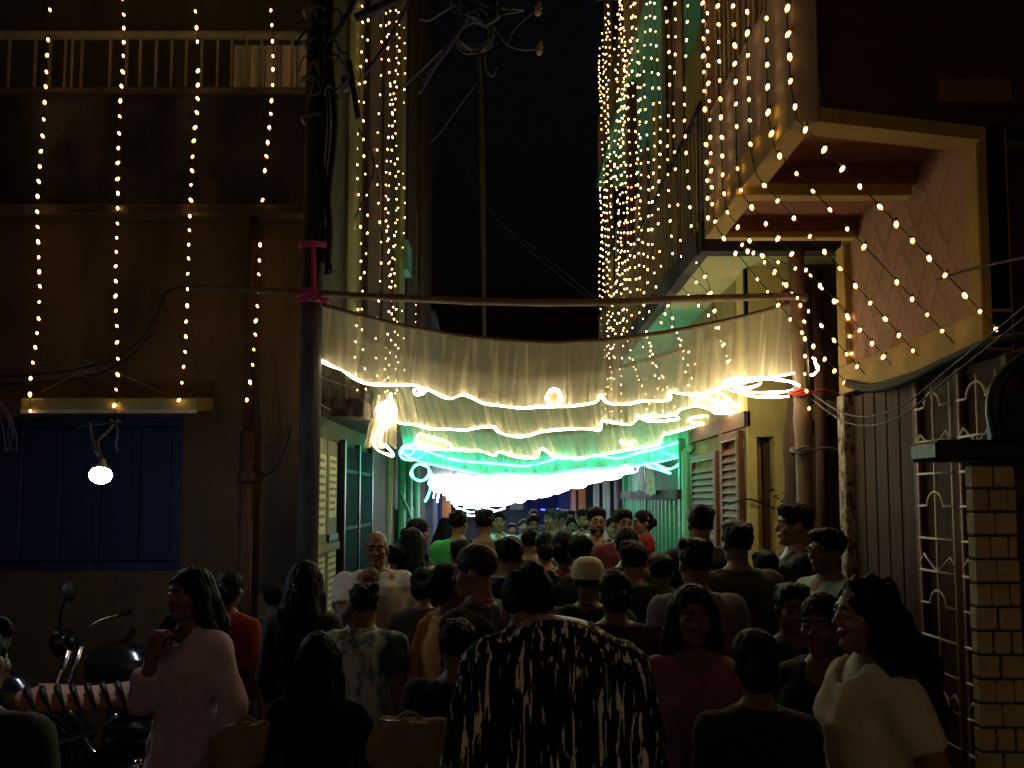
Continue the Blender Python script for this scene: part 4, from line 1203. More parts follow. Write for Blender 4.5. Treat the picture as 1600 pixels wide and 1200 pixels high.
# ================================================================== people: one continuous surface grown from a distance field
class Field:
    def __init__(s, lo, hi, h):
        s.lo = np.array(lo, np.float32); s.h = h
        n = np.maximum(4, np.ceil((np.array(hi) - np.array(lo)) / h).astype(int) + 1)
        s.n = n
        s.ax = [s.lo[i] + h * np.arange(n[i], dtype=np.float32) for i in range(3)]
        s.F = np.full(n, 1.0, np.float32)
        s.L = np.zeros(n, np.int8)

    def sub(s, lo, hi):
        sl, X = [], []
        for i in range(3):
            a = max(0, int(floor((lo[i] - s.lo[i]) / s.h)))
            b = min(int(s.n[i]), int((hi[i] - s.lo[i]) / s.h) + 2)
            if b <= a: return None, None
            sl.append(slice(a, b)); X.append(s.ax[i][a:b])
        return tuple(sl), (X[0][:, None, None], X[1][None, :, None], X[2][None, None, :])

    def put(s, sl, d, k, lab):
        A = s.F[sl]
        if lab: s.L[sl] = np.where(d < A, lab, s.L[sl])
        if k > 0:
            hh = np.maximum(k - np.abs(A - d), 0) / k
            s.F[sl] = np.minimum(A, d) - hh * hh * k * .25
        else:
            s.F[sl] = np.minimum(A, d)

    def cone(s, a, b, ra, rb, k=.02, lab=0, cut=False):
        a = np.array(a, np.float32); b = np.array(b, np.float32)
        r = max(ra, rb) + k + .03
        sl, X = s.sub(np.minimum(a, b) - r, np.maximum(a, b) + r)
        if sl is None: return
        ab = b - a; L2 = float(ab @ ab) + 1e-9
        t = ((X[0] - a[0]) * ab[0] + (X[1] - a[1]) * ab[1] + (X[2] - a[2]) * ab[2]) / L2
        tc = np.clip(t, 0, 1)
        d = np.sqrt((X[0] - a[0] - tc * ab[0]) ** 2 + (X[1] - a[1] - tc * ab[1]) ** 2 + (X[2] - a[2] - tc * ab[2]) ** 2) - (ra + (rb - ra) * tc)
        if cut: d = np.maximum(d, (t - 1) * sqrt(L2))
        s.put(sl, d, k, lab)

    def ell_d(s, c, r, R=None, pad=.05):
        c = np.array(c, np.float32); m = max(r) + pad
        sl, X = s.sub(c - m, c + m)
        if sl is None: return None, None
        p = [X[i] - c[i] for i in range(3)]
        if R is not None:
            p = [R[0][i] * p[0] + R[1][i] * p[1] + R[2][i] * p[2] for i in range(3)]
        q = np.sqrt((p[0] / r[0]) ** 2 + (p[1] / r[1]) ** 2 + (p[2] / r[2]) ** 2)
        q2 = np.sqrt((p[0] / r[0] ** 2) ** 2 + (p[1] / r[1] ** 2) ** 2 + (p[2] / r[2] ** 2) ** 2) + 1e-6
        return sl, q * (q - 1) / q2

    def ell(s, c, r, R=None, k=.02, lab=0):
        sl, d = s.ell_d(c, r, R, k + .03)
        if sl is not None: s.put(sl, d, k, lab)

    def carve(s, c, r, R=None, k=.01):
        sl, d = s.ell_d(c, r, R, k + .03)
        if sl is None: return
        A = s.F[sl]; d = -d
        hh = np.maximum(k - np.abs(A - d), 0) / max(k, 1e-6)
        s.F[sl] = np.maximum(A, d) + hh * hh * k * .25

    def loft(s, tab, k=.03, lab=0, grow=0.0, pw=2.3):
        """rows (z, cx, cy, half width, half depth)"""
        T = np.array(sorted(tab), np.float32)
        z0, z1 = T[0, 0], T[-1, 0]
        m = float(max(T[:, 3].max(), T[:, 4].max())) + .06 + grow
        cx0, cx1, cy0, cy1 = T[:, 1].min(), T[:, 1].max(), T[:, 2].min(), T[:, 2].max()
        sl, X = s.sub((cx0 - m, cy0 - m, z0 - .06), (cx1 + m, cy1 + m, z1 + .06))
        if sl is None: return
        z = s.ax[2][sl[2]]
        zc = np.clip(z, z0, z1)
        I = [np.interp(zc, T[:, 0], T[:, j])[None, None, :].astype(np.float32) for j in (1, 2, 3, 4)]
        a, b = I[2] + grow, I[3] + grow
        q = (np.abs((X[0] - I[0]) / a) ** pw + np.abs((X[1] - I[1]) / b) ** pw) ** (1 / pw)
        d = (q - 1) * np.minimum(a, b)
        d = np.maximum(d, np.maximum(z0 - z, z - z1)[None, None, :])
        s.put(sl, d.astype(np.float32), k, lab)

    def plane(s, n, off):
        """keep the side where n.p < off"""
        d = n[0] * s.ax[0][:, None, None] + n[1] * s.ax[1][None, :, None] + n[2] * s.ax[2][None, None, :] - off
        s.F = np.maximum(s.F, d.astype(np.float32))

    def ripple(s, rng, amp, freq, stretch=(1, 1, .35), n=4):
        X, Yy, Z = s.ax[0][:, None, None], s.ax[1][None, :, None], s.ax[2][None, None, :]
        tot = 0
        for i in range(n):
            v = rng.normal(size=3) * np.array(stretch); v *= freq * rng.uniform(.6, 1.5) / (np.linalg.norm(v) + 1e-6)
            w = rng.normal(size=3) * freq * .25
            tot = tot + np.sin(v[0] * X + v[1] * Yy + v[2] * Z + rng.uniform(0, 6.28) + 1.2 * np.sin(w[0] * X + w[1] * Yy + w[2] * Z + rng.uniform(0, 6)))
        s.F += (amp / sqrt(n) * tot).astype(np.float32)

    def mesh(s):
        F, n, h = s.F, s.n, s.h
        F = F.copy()
        F[0] = np.maximum(F[0], h); F[-1] = np.maximum(F[-1], h); F[:, 0] = np.maximum(F[:, 0], h); F[:, -1] = np.maximum(F[:, -1], h); F[:, :, 0] = np.maximum(F[:, :, 0], h); F[:, :, -1] = np.maximum(F[:, :, -1], h)
        I = F < 0
        c = [(0, 0, 0), (1, 0, 0), (0, 1, 0), (1, 1, 0), (0, 0, 1), (1, 0, 1), (0, 1, 1), (1, 1, 1)]
        m = tuple(n - 1)
        cnt = np.zeros(m, np.int8)
        for a in c: cnt += I[a[0]:a[0] + m[0], a[1]:a[1] + m[1], a[2]:a[2] + m[2]]
        act = (cnt > 0) & (cnt < 8)
        ci = np.argwhere(act)
        if len(ci) == 0: return np.zeros((0, 3)), np.zeros((0, 4), int), np.zeros(0, int)
        vals = np.stack([F[ci[:, 0] + a[0], ci[:, 1] + a[1], ci[:, 2] + a[2]] for a in c], 1)
        P = np.zeros((len(ci), 3)); W_ = np.zeros(len(ci))
        for a in range(8):
            for b in (a ^ 1, a ^ 2, a ^ 4):
                if b <= a: continue
                va, vb = vals[:, a], vals[:, b]
                ok = (va < 0) != (vb < 0)
                t = np.where(ok, va / np.where(ok, va - vb, 1), 0)
                pa = np.array([a & 1, (a >> 1) & 1, (a >> 2) & 1]); pb = np.array([b & 1, (b >> 1) & 1, (b >> 2) & 1])
                P += np.where(ok[:, None], pa + t[:, None] * (pb - pa), 0); W_ += ok
        V = (ci + P / W_[:, None]) * h + s.lo
        idx = np.full(m, -1, np.int64); idx[tuple(ci.T)] = np.arange(len(ci))
        fs = []
        for ax in range(3):
            o = [1 if i == ax else 0 for i in range(3)]
            A = I[:n[0] - o[0], :n[1] - o[1], :n[2] - o[2]]; B = I[o[0]:, o[1]:, o[2]:]
            e = np.argwhere(A != B)
            u, v = [i for i in range(3) if i != ax]
            e = e[(e[:, u] > 0) & (e[:, v] > 0) & (e[:, u] < n[u] - 1) & (e[:, v] < n[v] - 1)]
            if len(e) == 0: continue
            du = np.zeros(3, int); du[u] = 1; dv = np.zeros(3, int); dv[v] = 1
            q = np.stack([idx[tuple((e - du - dv).T)], idx[tuple((e - dv).T)], idx[tuple(e.T)], idx[tuple((e - du).T)]], 1)
            ins = A[tuple(e.T)]
            flip = ins if ax != 1 else ~ins
            q = np.where(flip[:, None], q, q[:, ::-1])
            fs.append(q)
        L = s.L[tuple(ci.T)]
        return V, np.concatenate(fs), L


def join_mesh(name, parts, mats, scale, parent=None):
    V = np.concatenate([p[0] for p in parts]) * scale
    off = 0; Q = []
    for p in parts:
        Q.append(p[1] + off); off += len(p[0])
    Q = np.concatenate(Q); L = np.concatenate([p[2] for p in parts])
    me = bpy.data.meshes.new(name)
    me.vertices.add(len(V)); me.vertices.foreach_set('co', V.astype(np.float32).ravel())
    me.loops.add(len(Q) * 4); me.loops.foreach_set('vertex_index', Q.astype(np.int32).ravel())
    me.polygons.add(len(Q)); me.polygons.foreach_set('loop_start', np.arange(0, len(Q) * 4, 4, dtype=np.int32))
    for m in mats: me.materials.append(m)
    me.update(calc_edges=True)
    me.polygons.foreach_set('use_smooth', np.ones(len(Q), bool))
    if len(mats) > 1: me.polygons.foreach_set('material_index', np.minimum(L[Q[:, 0]], len(mats) - 1).astype(np.int32))
    me.update()
    o = bpy.data.objects.new(name, me); COL.objects.link(o)
    if parent: o.parent = parent
    return o


def rotm(yaw, pitch=0.0, roll=0.0):
    return np.array(Matrix.Rotation(radians(yaw), 3, 'Z') @ Matrix.Rotation(radians(pitch), 3, 'X') @ Matrix.Rotation(radians(roll), 3, 'Y'), np.float32)


SKINS = [mat('skin_a', (.20, .105, .062), .5, (.17, .085, .05), 14, .05, 300, spec=.45), mat('skin_b', (.155, .078, .045), .5, (.13, .063, .036), 14, .05, 300, spec=.45), mat('skin_c', (.26, .145, .09), .5, (.22, .12, .074), 14, .05, 300, spec=.45)]
LIP = mat('lip', (.16, .05, .042), .4, (.13, .04, .034), 20, 0)
BROW = mat('brow', (.012, .009, .008), .7, (.01, .008, .007), 20, 0)
HAIRM = mat('hair', (.006, .005, .0045), .6, (.0035, .003, .003), 30, .5, 120, streak=8, spec=.12)
HAIRB = mat('hair_brown', (.016, .010, .007), .6, (.012, .008, .006), 30, .6, 120, streak=8, spec=.35)
HAIRG = mat('hair_grey', (.022, .02, .019), .6, (.01, .009, .009), 30, .6, 120, streak=4)
EYEW = mat('eye_white', (.34, .30, .27), .3, (.3, .26, .23), 30, 0, spec=.6)
IRIS = mat('iris', (.012, .008, .006), .15, (.01, .006, .005), 30, 0, spec=.8)
CL = {}


def cloth(name, c, c2=None, **kw):
    k = dict(rough=.85, scale=9, bump=.25, bscale=420, lo=.3, hi=.7, sheen=.15, spec=.2)
    k.update(kw)
    return mat('cloth_' + name, c, k.pop('rough'), c2 or tuple(x * .75 for x in c), **k)


for nm, c in dict(black=(.012, .012, .013), navy=(.012, .016, .04), brown=(.045, .03, .018), white=(.62, .60, .54), green=(.05, .46, .13), olive=(.085, .07, .03), darkolive=(.05, .052, .024), cyan=(.42, .78, .78), mint=(.5, .8, .58), red=(.30, .025, .022),
                  mustard=(.75, .40, .09), lavender=(.62, .48, .64), pink=(.32, .11, .13), grey=(.20, .2, .24), paleyellow=(.55, .50, .24), cream=(.62, .56, .38), jeans=(.03, .05, .10), maroon=(.12, .018, .02), palegreen=(.34, .46, .40), palepink=(.5, .36, .33), charcoal=(.025, .025, .028), violet=(.2, .15, .45), tan=(.30, .235, .125)).items():
    CL[nm] = cloth(nm, c)
CL['tropic'] = cloth('tropic', (.62, .78, .78), (.05, .11, .12), scale=9, lo=.42, hi=.56, detail=3, streak=2)
CL['redcheck'] = cloth('redcheck', (.5, .05, .05), (.25, .02, .02), scale=30)


def streak_mat():
    m = bpy.data.materials.new('cloth_streaks'); m.use_nodes = True
    n, l = m.node_tree.nodes, m.node_tree.links
    p = n['Principled BSDF']; p.inputs['Roughness'].default_value = .85; p.inputs['Specular IOR Level'].default_value = .15
    tc = n.new('ShaderNodeTexCoord'); mp = n.new('ShaderNodeMapping'); mp.inputs['Scale'].default_value = (78, 30, 6.0)
    nz = n.new('ShaderNodeTexNoise'); nz.inputs['Scale'].default_value = 1; nz.inputs['Detail'].default_value = 3; nz.inputs['Distortion'].default_value = .7
    r = n.new('ShaderNodeValToRGB'); r.color_ramp.elements[0].position = .585; r.color_ramp.elements[1].position = .60
    r.color_ramp.elements[0].color = (.010, .010, .011, 1); r.color_ramp.elements[1].color = (.75, .75, .74, 1)
    l.new(tc.outputs['Object'], mp.inputs[0]); l.new(mp.outputs[0], nz.inputs['Vector']); l.new(nz.outputs['Fac'], r.inputs[0]); l.new(r.outputs[0], p.inputs['Base Color'])
    return m


CL['streaks'] = streak_mat()
MALE = [(.80, 0, .0, .165, .11), (.92, 0, .0, .172, .118), (1.02, 0, 0, .152, .108), (1.12, 0, -.005, .152, .112), (1.25, 0, -.005, .172, .122), (1.36, 0, 0, .178, .112), (1.42, 0, .008, .135, .085), (1.455, 0, .012, .07, .06)]
FEMALE = [(.80, 0, .005, .168, .118), (.90, 0, .008, .176, .124), (1.00, 0, 0, .145, .105), (1.08, 0, -.004, .128, .096), (1.18, 0, -.012, .142, .118), (1.26, 0, -.016, .150, .128), (1.34, 0, -.002, .150, .105), (1.41, 0, .008, .118, .078), (1.45, 0, .012, .062, .055)]


def hand(fl, wr, d, nrm, side, h, curl=.5, spread=.0):
    """palm, four jointed fingers and a thumb; d: along the forearm, nrm: out of the palm, side: towards the thumb"""
    wr, d, nrm, side = [np.array(v, float) for v in (wr, d, nrm, side)]
    d /= np.linalg.norm(d); nrm -= d * (nrm @ d); nrm /= np.linalg.norm(nrm)
    s2 = np.cross(d, nrm); side = s2 if s2 @ side > 0 else -s2
    f = Field(wr - .14, wr + .14, h)
    # shift the grid ahead of the wrist
    f = Field(wr + d * .08 - .125, wr + d * .08 + .125, h)
    f.cone(wr - d * .05, wr, .026, .025, .02)
    base = [wr + d * .088 + side * (.030 - .020 * i) - d * (.004 * abs(i - 1)) for i in range(4)]
    for i, b in enumerate(base):
        f.cone(wr + side * (.012 - .008 * i), b, .0175, .0125, .012)
    for i, (b, L) in enumerate(zip(base, (.070, .078, .072, .056))):
        t = curl * (1 + .12 * i)
        dirs = []
        a = t * .5
        p = b
        for j, fr in enumerate((.45, .31, .26)):
            v = d * cos(a) + nrm * sin(a) + side * spread * (1.5 - i) * .1
            q = p + v * L * fr
            f.cone(p, q, .0098 - .0010 * j, .0092 - .0010 * j, .004)
            p = q; a += t * (.9 - .2 * j)
    tb = wr + d * .028 + side * .026 + nrm * .006
    t1 = tb + (d * .6 + side * .62 + nrm * .35) * .042
    t2 = t1 + (d * .8 + side * .15 + nrm * .45) * .030
    t3 = t2 + (d * .85 - side * .05 + nrm * .4) * .024
    f.cone(wr + d * .01 + side * .01, tb, .018, .015, .012); f.cone(tb, t1, .014, .0115, .008); f.cone(t1, t2, .0115, .0105, .005); f.cone(t2, t3, .0105, .0085, .004)
    return f.mesh()


PEOPLE = []


def far(Y):
    return float(np.interp(Y, [0, 3.5, 4.7, 5.2, 30], [0, 4.2, 5.0, 5.2, 30]))


def person(px, py, Y, yaw, label, sex='m', hair='short', top='shirt', tc='white', tl=.55, hem=.86, bot='trousers', bc='charcoal', skin=None, arms=None, head=(0, 0, 0), hoff=(0, 0, 0), wide=1.0, lean=0.0, res=1, H=None, z0=0.0,
           drop=0.0, collar=None, face=True, beard=False, glasses=False, hairm=None, hs=1.0, curl=.5, palms=None, fold=.006, hlen=1.15, extra=None, ps=1.0):
    rng = np.random.default_rng(len(PEOPLE) + 5)
    Y = far(Y)
    P = at(px, py, Y)
    Ht = H or max(1.2, (P.z - z0) / (1 + hoff[2] / 1.7))
    if H: z0 = P.z - H
    sc = Ht / 1.70
    hs = hs * .95
    sk = skin if skin is not None else len(PEOPLE) % 3
    # joints in a 1.70 m body that faces -y
    fwd = lambda z: -lean * max(0, z - .95) ** 1.25
    base = MALE if sex == 'm' else FEMALE
    tor = [(z, 0, y + fwd(z), a * wide, b * (.6 + .4 * wide)) for z, x, y, a, b in base]
    shw, shz = (.176 * wide, 1.368 - drop) if sex == 'm' else (.150 * wide, 1.352 - drop)
    SH = {s_: np.array((s_ * shw, fwd(shz) + .008, shz)) for s_ in (-1, 1)}
    A = {}
    for s_ in (-1, 1):
        e, w = (arms or {}).get(s_, (None, None))
        if e is None: e = (s_ * (shw + .035), fwd(1.1) + .03, 1.115)
        if w is None: w = (s_ * (shw + .04), fwd(.9) - .05, .885)
        e, w = np.array(e, float), np.array(w, float)
        e = SH[s_] + (e - SH[s_]) / np.linalg.norm(e - SH[s_]) * .275
        w = e + (w - e) / np.linalg.norm(w - e) * .245
        A[s_] = (e, w)
    hc = np.array((0, -.012 + fwd(1.585), 1.583)) + np.array(hoff)
    R = rotm(*head)
    hl = lambda x, y, z: hc + R @ (np.array((x, y, z)) * hs)
    nb = np.array((0, .012 + fwd(1.40), 1.40))
    ank = {s_: np.array((s_ * .085, .02 + s_ * .03, .075)) for s_ in (-1, 1)}
    knee = {s_: np.array((s_ * .092, -.012, .49)) for s_ in (-1, 1)}
    hip = {s_: np.array((s_ * .088, 0, .90)) for s_ in (-1, 1)}
    hb = .022 if res < 2 else .018
    f = Field((-.62, -.5, -.01), (.62, .4, 1.62), hb)
    f.loft(tor, .03)
    f.cone(nb, hl(0, .015, -.07), .058 if sex == 'm' else .048, .052 if sex == 'm' else .044, .04)
    f.cone(nb + (0, .016, -.02), SH[1] * (.72, 1, 1) + (0, 0, -.01), .054, .044, .03); f.cone(nb + (0, .016, -.02), SH[-1] * (.72, 1, 1) + (0, 0, -.01), .054, .044, .03)
    t_ = 1.0 if sex == 'm' else .86
    for s_ in (-1, 1):
        e, w = A[s_]
        f.cone(SH[s_], e, .056 * t_, .042 * t_, .035); f.cone(e, w, .043 * t_, .029 * t_, .02)
        f.cone(hip[s_], knee[s_], .088, .06, .04); f.cone(knee[s_], ank[s_], .057, .04, .03)
        f.cone(ank[s_] + (0, .015, -.03), ank[s_] + (s_ * .015, -.14, -.042), .04, .03, .02)
    parts = [f.mesh()]
    # head on a finer grid
    hh = (.012, .0085, .0058)[res]
    g_ = Field(hc - .175, hc + .165, hh)
    el = lambda c, r, k=.02, lab=0: g_.ell(hl(*c), np.array(r) * hs, R, k, lab)
    co = lambda a, b, ra, rb, k=.01, lab=0: g_.cone(hl(*a), hl(*b), ra * hs, rb * hs, k, lab)
    el((0, .012, .042), (.072, .092, .078)); el((0, -.012, -.03), (.058, .072, .082), .04)
    if sex == 'm': el((0, -.030, -.075), (.046, .045, .036), .03)
    else: el((0, -.032, -.072), (.038, .040, .034), .03)
    co((0, -.068, -.098), (0, -.066, -.1), .02, .018, .025)
    co((0, .015, -.07), (0, .03, -.18), .052 if sex == 'm' else .045, .055 if sex == 'm' else .046, .035)
    for s_ in (-1, 1):
        el((s_ * .074, .012, -.008), (.012, .022, .031), .008)
        el((s_ * .040, -.060, -.028), (.022, .02, .022), .025)
        if face:
            co((s_ * .012, -.083, .030), (s_ * .046, -.070, .030), .010, .009, .012)
    if face:
        for s_ in (-1, 1): g_.carve(hl(s_ * .031, -.092, .006), np.array((.017, .014, .011)) * hs, R, .012)
        co((0, -.082, .018), (0, -.104, -.022), .008, .0105, .010); co((0, -.104, -.022), (0, -.098, -.026), .0105, .011, .006)
        for s_ in (-1, 1): co((s_ * .010, -.094, -.026), (s_ * .013, -.090, -.026), .008, .007, .006)
        co((-.019, -.083, -.055), (0, -.090, -.0535), .0045, .007, .005, 1); co((0, -.090, -.0535), (.019, -.083, -.055), .007, .0045, .005, 1)
        co((-.017, -.082, -.063), (0, -.0885, -.0645), .0045, .0075, .005, 1); co((0, -.0885, -.0645), (.017, -.082, -.063), .0075, .0045, .005, 1)
        for s_ in (-1, 1): co((s_ * .014, -.0925, .026), (s_ * .046, -.0775, .029), .0042, .003, .003, 2)
        for s_ in (-1, 1):   # eyelids
            co((s_ * .018, -.0845, .0085), (s_ * .031, -.0885, .0115), .0045, .0052, .004); co((s_ * .031, -.0885, .0115), (s_ * .045, -.079, .0070), .0052, .0045, .004); co((s_ * .019, -.0835, .0005), (s_ * .031, -.0865, -.0035), .0035, .0038, .003); co((s_ * .031, -.0865, -.0035), (s_ * .044, -.078, .0015), .0038, .0035, .003)
    parts.append(g_.mesh())
    # hands
    for s_ in (-1, 1):
        e, w = A[s_]
        d = w - e
        nr, sd = (palms or {}).get(s_, ((-s_, 0, 0), (0, -1, 0)))
        parts.append(hand(None, w, d, nr, sd, (.010, .007, .005)[res], curl))
    skm = SKINS[sk]
    body = join_mesh('person', parts, [skm, LIP, BROW], sc)
    body.location = (P.x, Y, z0)
    # put the head, not the feet, under the pixel
    yr = radians(yaw)
    hx, hy = hc[0] * sc, hc[1] * sc
    body.location.x -= hx * cos(yr) - hy * sin(yr)
    body.location.y -= hx * sin(yr) + hy * cos(yr)
    body.rotation_euler = (0, 0, yr)
    tag(body, label, 'person', 'people crowding into the lane')
    PEOPLE.append(body)

    def child(name, fields, m):
        fields = fields if isinstance(fields, list) else [fields]
        ms = [q.mesh() for q in fields]
        ms = [q for q in ms if len(q[1])]
        if not ms: return None
        return join_mesh(name, ms, m if isinstance(m, list) else [m], sc, body)

    # eyes
    if face and res >= 1:
        for s_ in (-1, 1):
            c = hl(s_ * .031, -.0745, .0045); r = .0128 * hs
            b = MB()
            vs, fs = [], []
            fw = R @ np.array((0, -1, 0.0))
            b.lathe([(r * sin(t * pi / 10), -r * cos(t * pi / 10)) for t in (0, 2, 4, 6, 7.2)], c * 1.0, fw, 10)
            b.cur = 1
            b.lathe([(r * sin(t * pi / 10) * 1.01, -r * cos(t * pi / 10) * 1.01) for t in (7.2, 8.2, 9.2, 10)], c * 1.0, fw, 10)
            b.v = [tuple(np.array(p) * sc) for p in b.v]
            o = b.build('eye', [EYEW, IRIS]); o.parent = body
    # ---- hair
    hm = hairm or HAIRM
    hk = max(hh, .0075)
    if hair != 'bald':
        q = Field(hc - (.2, .2, .62 if hair in ('long', 'curly') else .2), hc + (.2, .24, .2), hk)
        q.ell(hl(0, .016, .046), np.array((.084, .104, .088)) * hs, R, 0)
        low = {'short': -.045, 'crop': -.03, 'bun': -.07, 'long': -.09, 'curly': -.09, 'cap': -.04}[hair]
        # lower edge: tilts up towards the face
        u = R @ np.array((0, -.55, -1.0)); u /= np.linalg.norm(u)
        q.plane(u, float(u @ hl(0, .0, .0)) + (.028 if hair in ('short', 'crop', 'cap') else .05) * hs)
        q.carve(hl(0, -.088, -.030), np.array((.066, .062, .094)) * hs, R, .01)
        if hair == 'short':
            q.ell(hl(0, -.025, .098), np.array((.066, .072, .034)) * hs, R, .02)
            for _k in range(7):
                th = rng.uniform(0, 6.28); q.ell(hl(.062 * cos(th), .015 + .075 * sin(th), .095 + rng.uniform(-.03, .022)), np.array((rng.uniform(.018, .036), rng.uniform(.018, .036), rng.uniform(.014, .026))) * hs, R, .02)
        if hair == 'bun':
            q.ell(hl(0, .125, .0), np.array((.048, .046, .048)) * hs, R, .015)
            q.ell(hl(0, .06, -.02), np.array((.070, .062, .070)) * hs, R, .02)
        if hair in ('long', 'curly'):
            wv = 1.25 if hair == 'curly' else 1.0
            bz = fwd(1.3)
            p0 = hl(0, .055, -.02); p1 = np.array((0, .105 + fwd(1.40), 1.43)) + np.array(hoff) * .6; p2 = np.array((0, .125 + bz, 1.30)) ; p3 = np.array((0, .118 + fwd(hlen), hlen))
            if hoff[1] < -.05: p2 = p2 + (0, -.03, 0)
            for dx in (-.045, 0, .045):
                D = np.array((dx, 0, 0))
                q.cone(p0 + D * .8, p1 + D * 1.2 * wv, .062, .055 * wv, .03); q.cone(p1 + D * 1.2 * wv, p2 + D * 1.35 * wv, .055 * wv, .052 * wv, .03); q.cone(p2 + D * 1.35 * wv, p3 + D * 1.0, .052 * wv, .03, .03)
            for s_ in (-1, 1):
                a0 = hl(s_ * .074, .010, .02); a1 = hl(s_ * .084, .02, -.085); a2 = np.array((s_ * .105 * wv, .035 + fwd(1.36), 1.37))
                q.cone(a0, a1, .032, .036 * wv, .03); q.cone(a1, a2, .036 * wv, .036 * wv, .03)
                q.cone(a2, a2 + np.array((s_ * .01, .045, -.12)), .036 * wv, .028, .03)
            q.carve(hl(0, -.092, -.036), np.array((.060, .064, .092)) * hs, R, .012)
        if hair == 'curly': q.ripple(rng, .009, 130, (1, 1, .8), 5)
        else:
            q.ripple(rng, .0035 if hair != 'crop' else .001, 210, (1, 1, .12 if hair in ('long', 'bun') else .5), 5)
        child('hair', q, hm)
        if hair == 'cap':
            q = Field(hc - .15, hc + (.15, .15, .17), hk)
            q.loft([(0.02 + hc[2], hc[0], hc[1] + .016, .093, .114), (.075 + hc[2], hc[0], hc[1] + .018, .092, .111), (.115 + hc[2], hc[0], hc[1] + .02, .078, .094), (.138 + hc[2], hc[0], hc[1] + .02, .045, .055)], 0)
            q.ripple(rng, .0012, 90, (1, 1, 1), 3)
            child('skullcap', q, CL['cream'])
    if beard:
        q = Field(hc - .16, hc + .12, hk)
        q.ell(hl(0, -.018, -.062), np.array((.062, .074, .060)) * hs, R, 0)
        q.plane(R @ np.array((0, -.3, 1.0)), float((R @ np.array((0, -.3, 1.0))) @ hl(0, 0, -.030)))
        q.carve(hl(0, -.095, -.058), np.array((.022, .02, .012)) * hs, R, .004)
        q.carve(hl(0, -.095, -.02), np.array((.03, .03, .02)) * hs, R, .004)
        q.ripple(rng, .0015, 260, (1, 1, 1), 3)
        child('beard', q, hm)
    if glasses:
        b = MB()
        for s_ in (-1, 1):
            b.tube([hl(s_ * .033 + .021 * cos(t * pi / 8), -.101, .006 + .017 * sin(t * pi / 8)) for t in range(16)], .0022, 5, closed=True)
            b.tube([hl(s_ * .054, -.100, .010), hl(s_ * .076, -.05, .012), hl(s_ * .080, .01, .010)], .002, 5)
        b.tube([hl(-.012, -.102, .010), hl(0, -.106, .013), hl(.012, -.102, .010)], .002, 5)
        b.v = [tuple(np.array(p) * sc) for p in b.v]
        o = b.build('eyeglasses', M['black']); o.parent = body
    # ---- clothes
    ch = (.019, .0145, .0105)[res]
    tm = CL[tc]
    q = Field((-.62, -.55, hem - .04), (.62, .42, 1.50), ch)
    T = [r for r in tor if r[0] > hem + .01 and r[0] < 1.43]
    g0 = .015 if sex == 'm' else .016
    if top in ('shirt', 'tee', 'polo'):
        T = [(hem, 0, fwd(hem), (.182 if sex == 'm' else .186) * wide, .135 * (.6 + .4 * wide))] + T
        if sex == 'm': T = [(z, x, y, max(a, .166 * wide), max(b, .118)) for z, x, y, a, b in T]
        T = [r for r in T if r[0] < 1.40]; T.append((1.40, 0, fwd(1.4) + .008, .142 * wide, .085)); T.append((1.437, 0, fwd(1.437) + .012, .09, .062))
        q.loft(T, .03, grow=g0)
    elif top in ('kurta', 'dress', 'saree'):
        bz = {'kurta': hem, 'dress': hem, 'saree': hem}[top]
        low = [(bz, 0, 0, .24 * wide if top != 'saree' else .21, .20), ((bz + .9) / 2, 0, 0, .20 * wide, .165)]
        T2 = low + [(z, x, y, a, b) for z, x, y, a, b in tor if .88 < z < 1.40] + [(1.40, 0, fwd(1.4) + .008, .118 * wide, .078), (1.435, 0, fwd(1.43) + .01, .075, .055)]
        q.loft(T2, .03, grow=g0)
    nbk = np.array((0, .014 + fwd(1.40), 1.405))
    for s_ in (-1, 1):
        q.cone(nbk + (s_ * .03, .010, -.018), SH[s_] * (.85, 1, 1) + (0, 0, -.006), .064 + g0 * .5, .058 + g0 * .5, .04)
        e, w = A[s_]
        ra, re, rw = .058 * t_ + g0, .045 * t_ + g0 * 1.2, .036 * t_ + g0
        if tl <= 1:
            tip = SH[s_] + (e - SH[s_]) * tl
            q.cone(SH[s_], tip, ra, ra + (re - ra) * tl + .006, .035, cut=True)
        else:
            q.cone(SH[s_], e, ra, re, .035)
            q.cone(e, e + (w - e) * (tl - 1), re, re + (rw - re) * (tl - 1), .02, cut=True)
    if fold: q.ripple(rng, fold * ps * .85, 34, (1, 1, .45), 5); q.ripple(rng, fold * .35 * ps, 90, (1, 1, .6), 4)
    # neck opening
    nk = nbk + (0, -.004, .035)
    q.carve(nk + (0, 0, .012), (.066, .062, .05), None, .01)
    if top in ('shirt', 'polo'): q.carve(nbk + (0, -.075, .0), (.028, .05, .055), None, .008)
    if sex == 'f': q.carve(nbk + (0, -.07, .01), (.055, .06, .06), None, .008)
    fields = [q]
    nm = {'shirt': 'shirt', 'tee': 'tee_shirt', 'polo': 'polo_shirt', 'kurta': 'kurta', 'dress': 'dress', 'saree': 'saree'}[top]
    if collar or (collar is None and top in ('shirt', 'polo')):
        q2 = Field(nbk - (.12, .13, .05), nbk + (.12, .13, .1), max(.007, ch * .6))
        n_ = 14
        ring = [nbk + np.array((.069 * cos(t), .060 * sin(t) - .004, .030 + .022 * sin(t))) for t in [radians(-62 + i * 304 / n_) for i in range(n_ + 1)]]
        for a_, b_ in zip(ring, ring[1:]):
            q2.cone(a_, b_, .010, .010, .004); q2.cone(a_ + (a_ - nbk) * (.12, .12, 0) - (0, 0, .018), b_ + (b_ - nbk) * (.12, .12, 0) - (0, 0, .018), .009, .009, .006)
        fields.append(q2)
    child(nm, fields, tm)
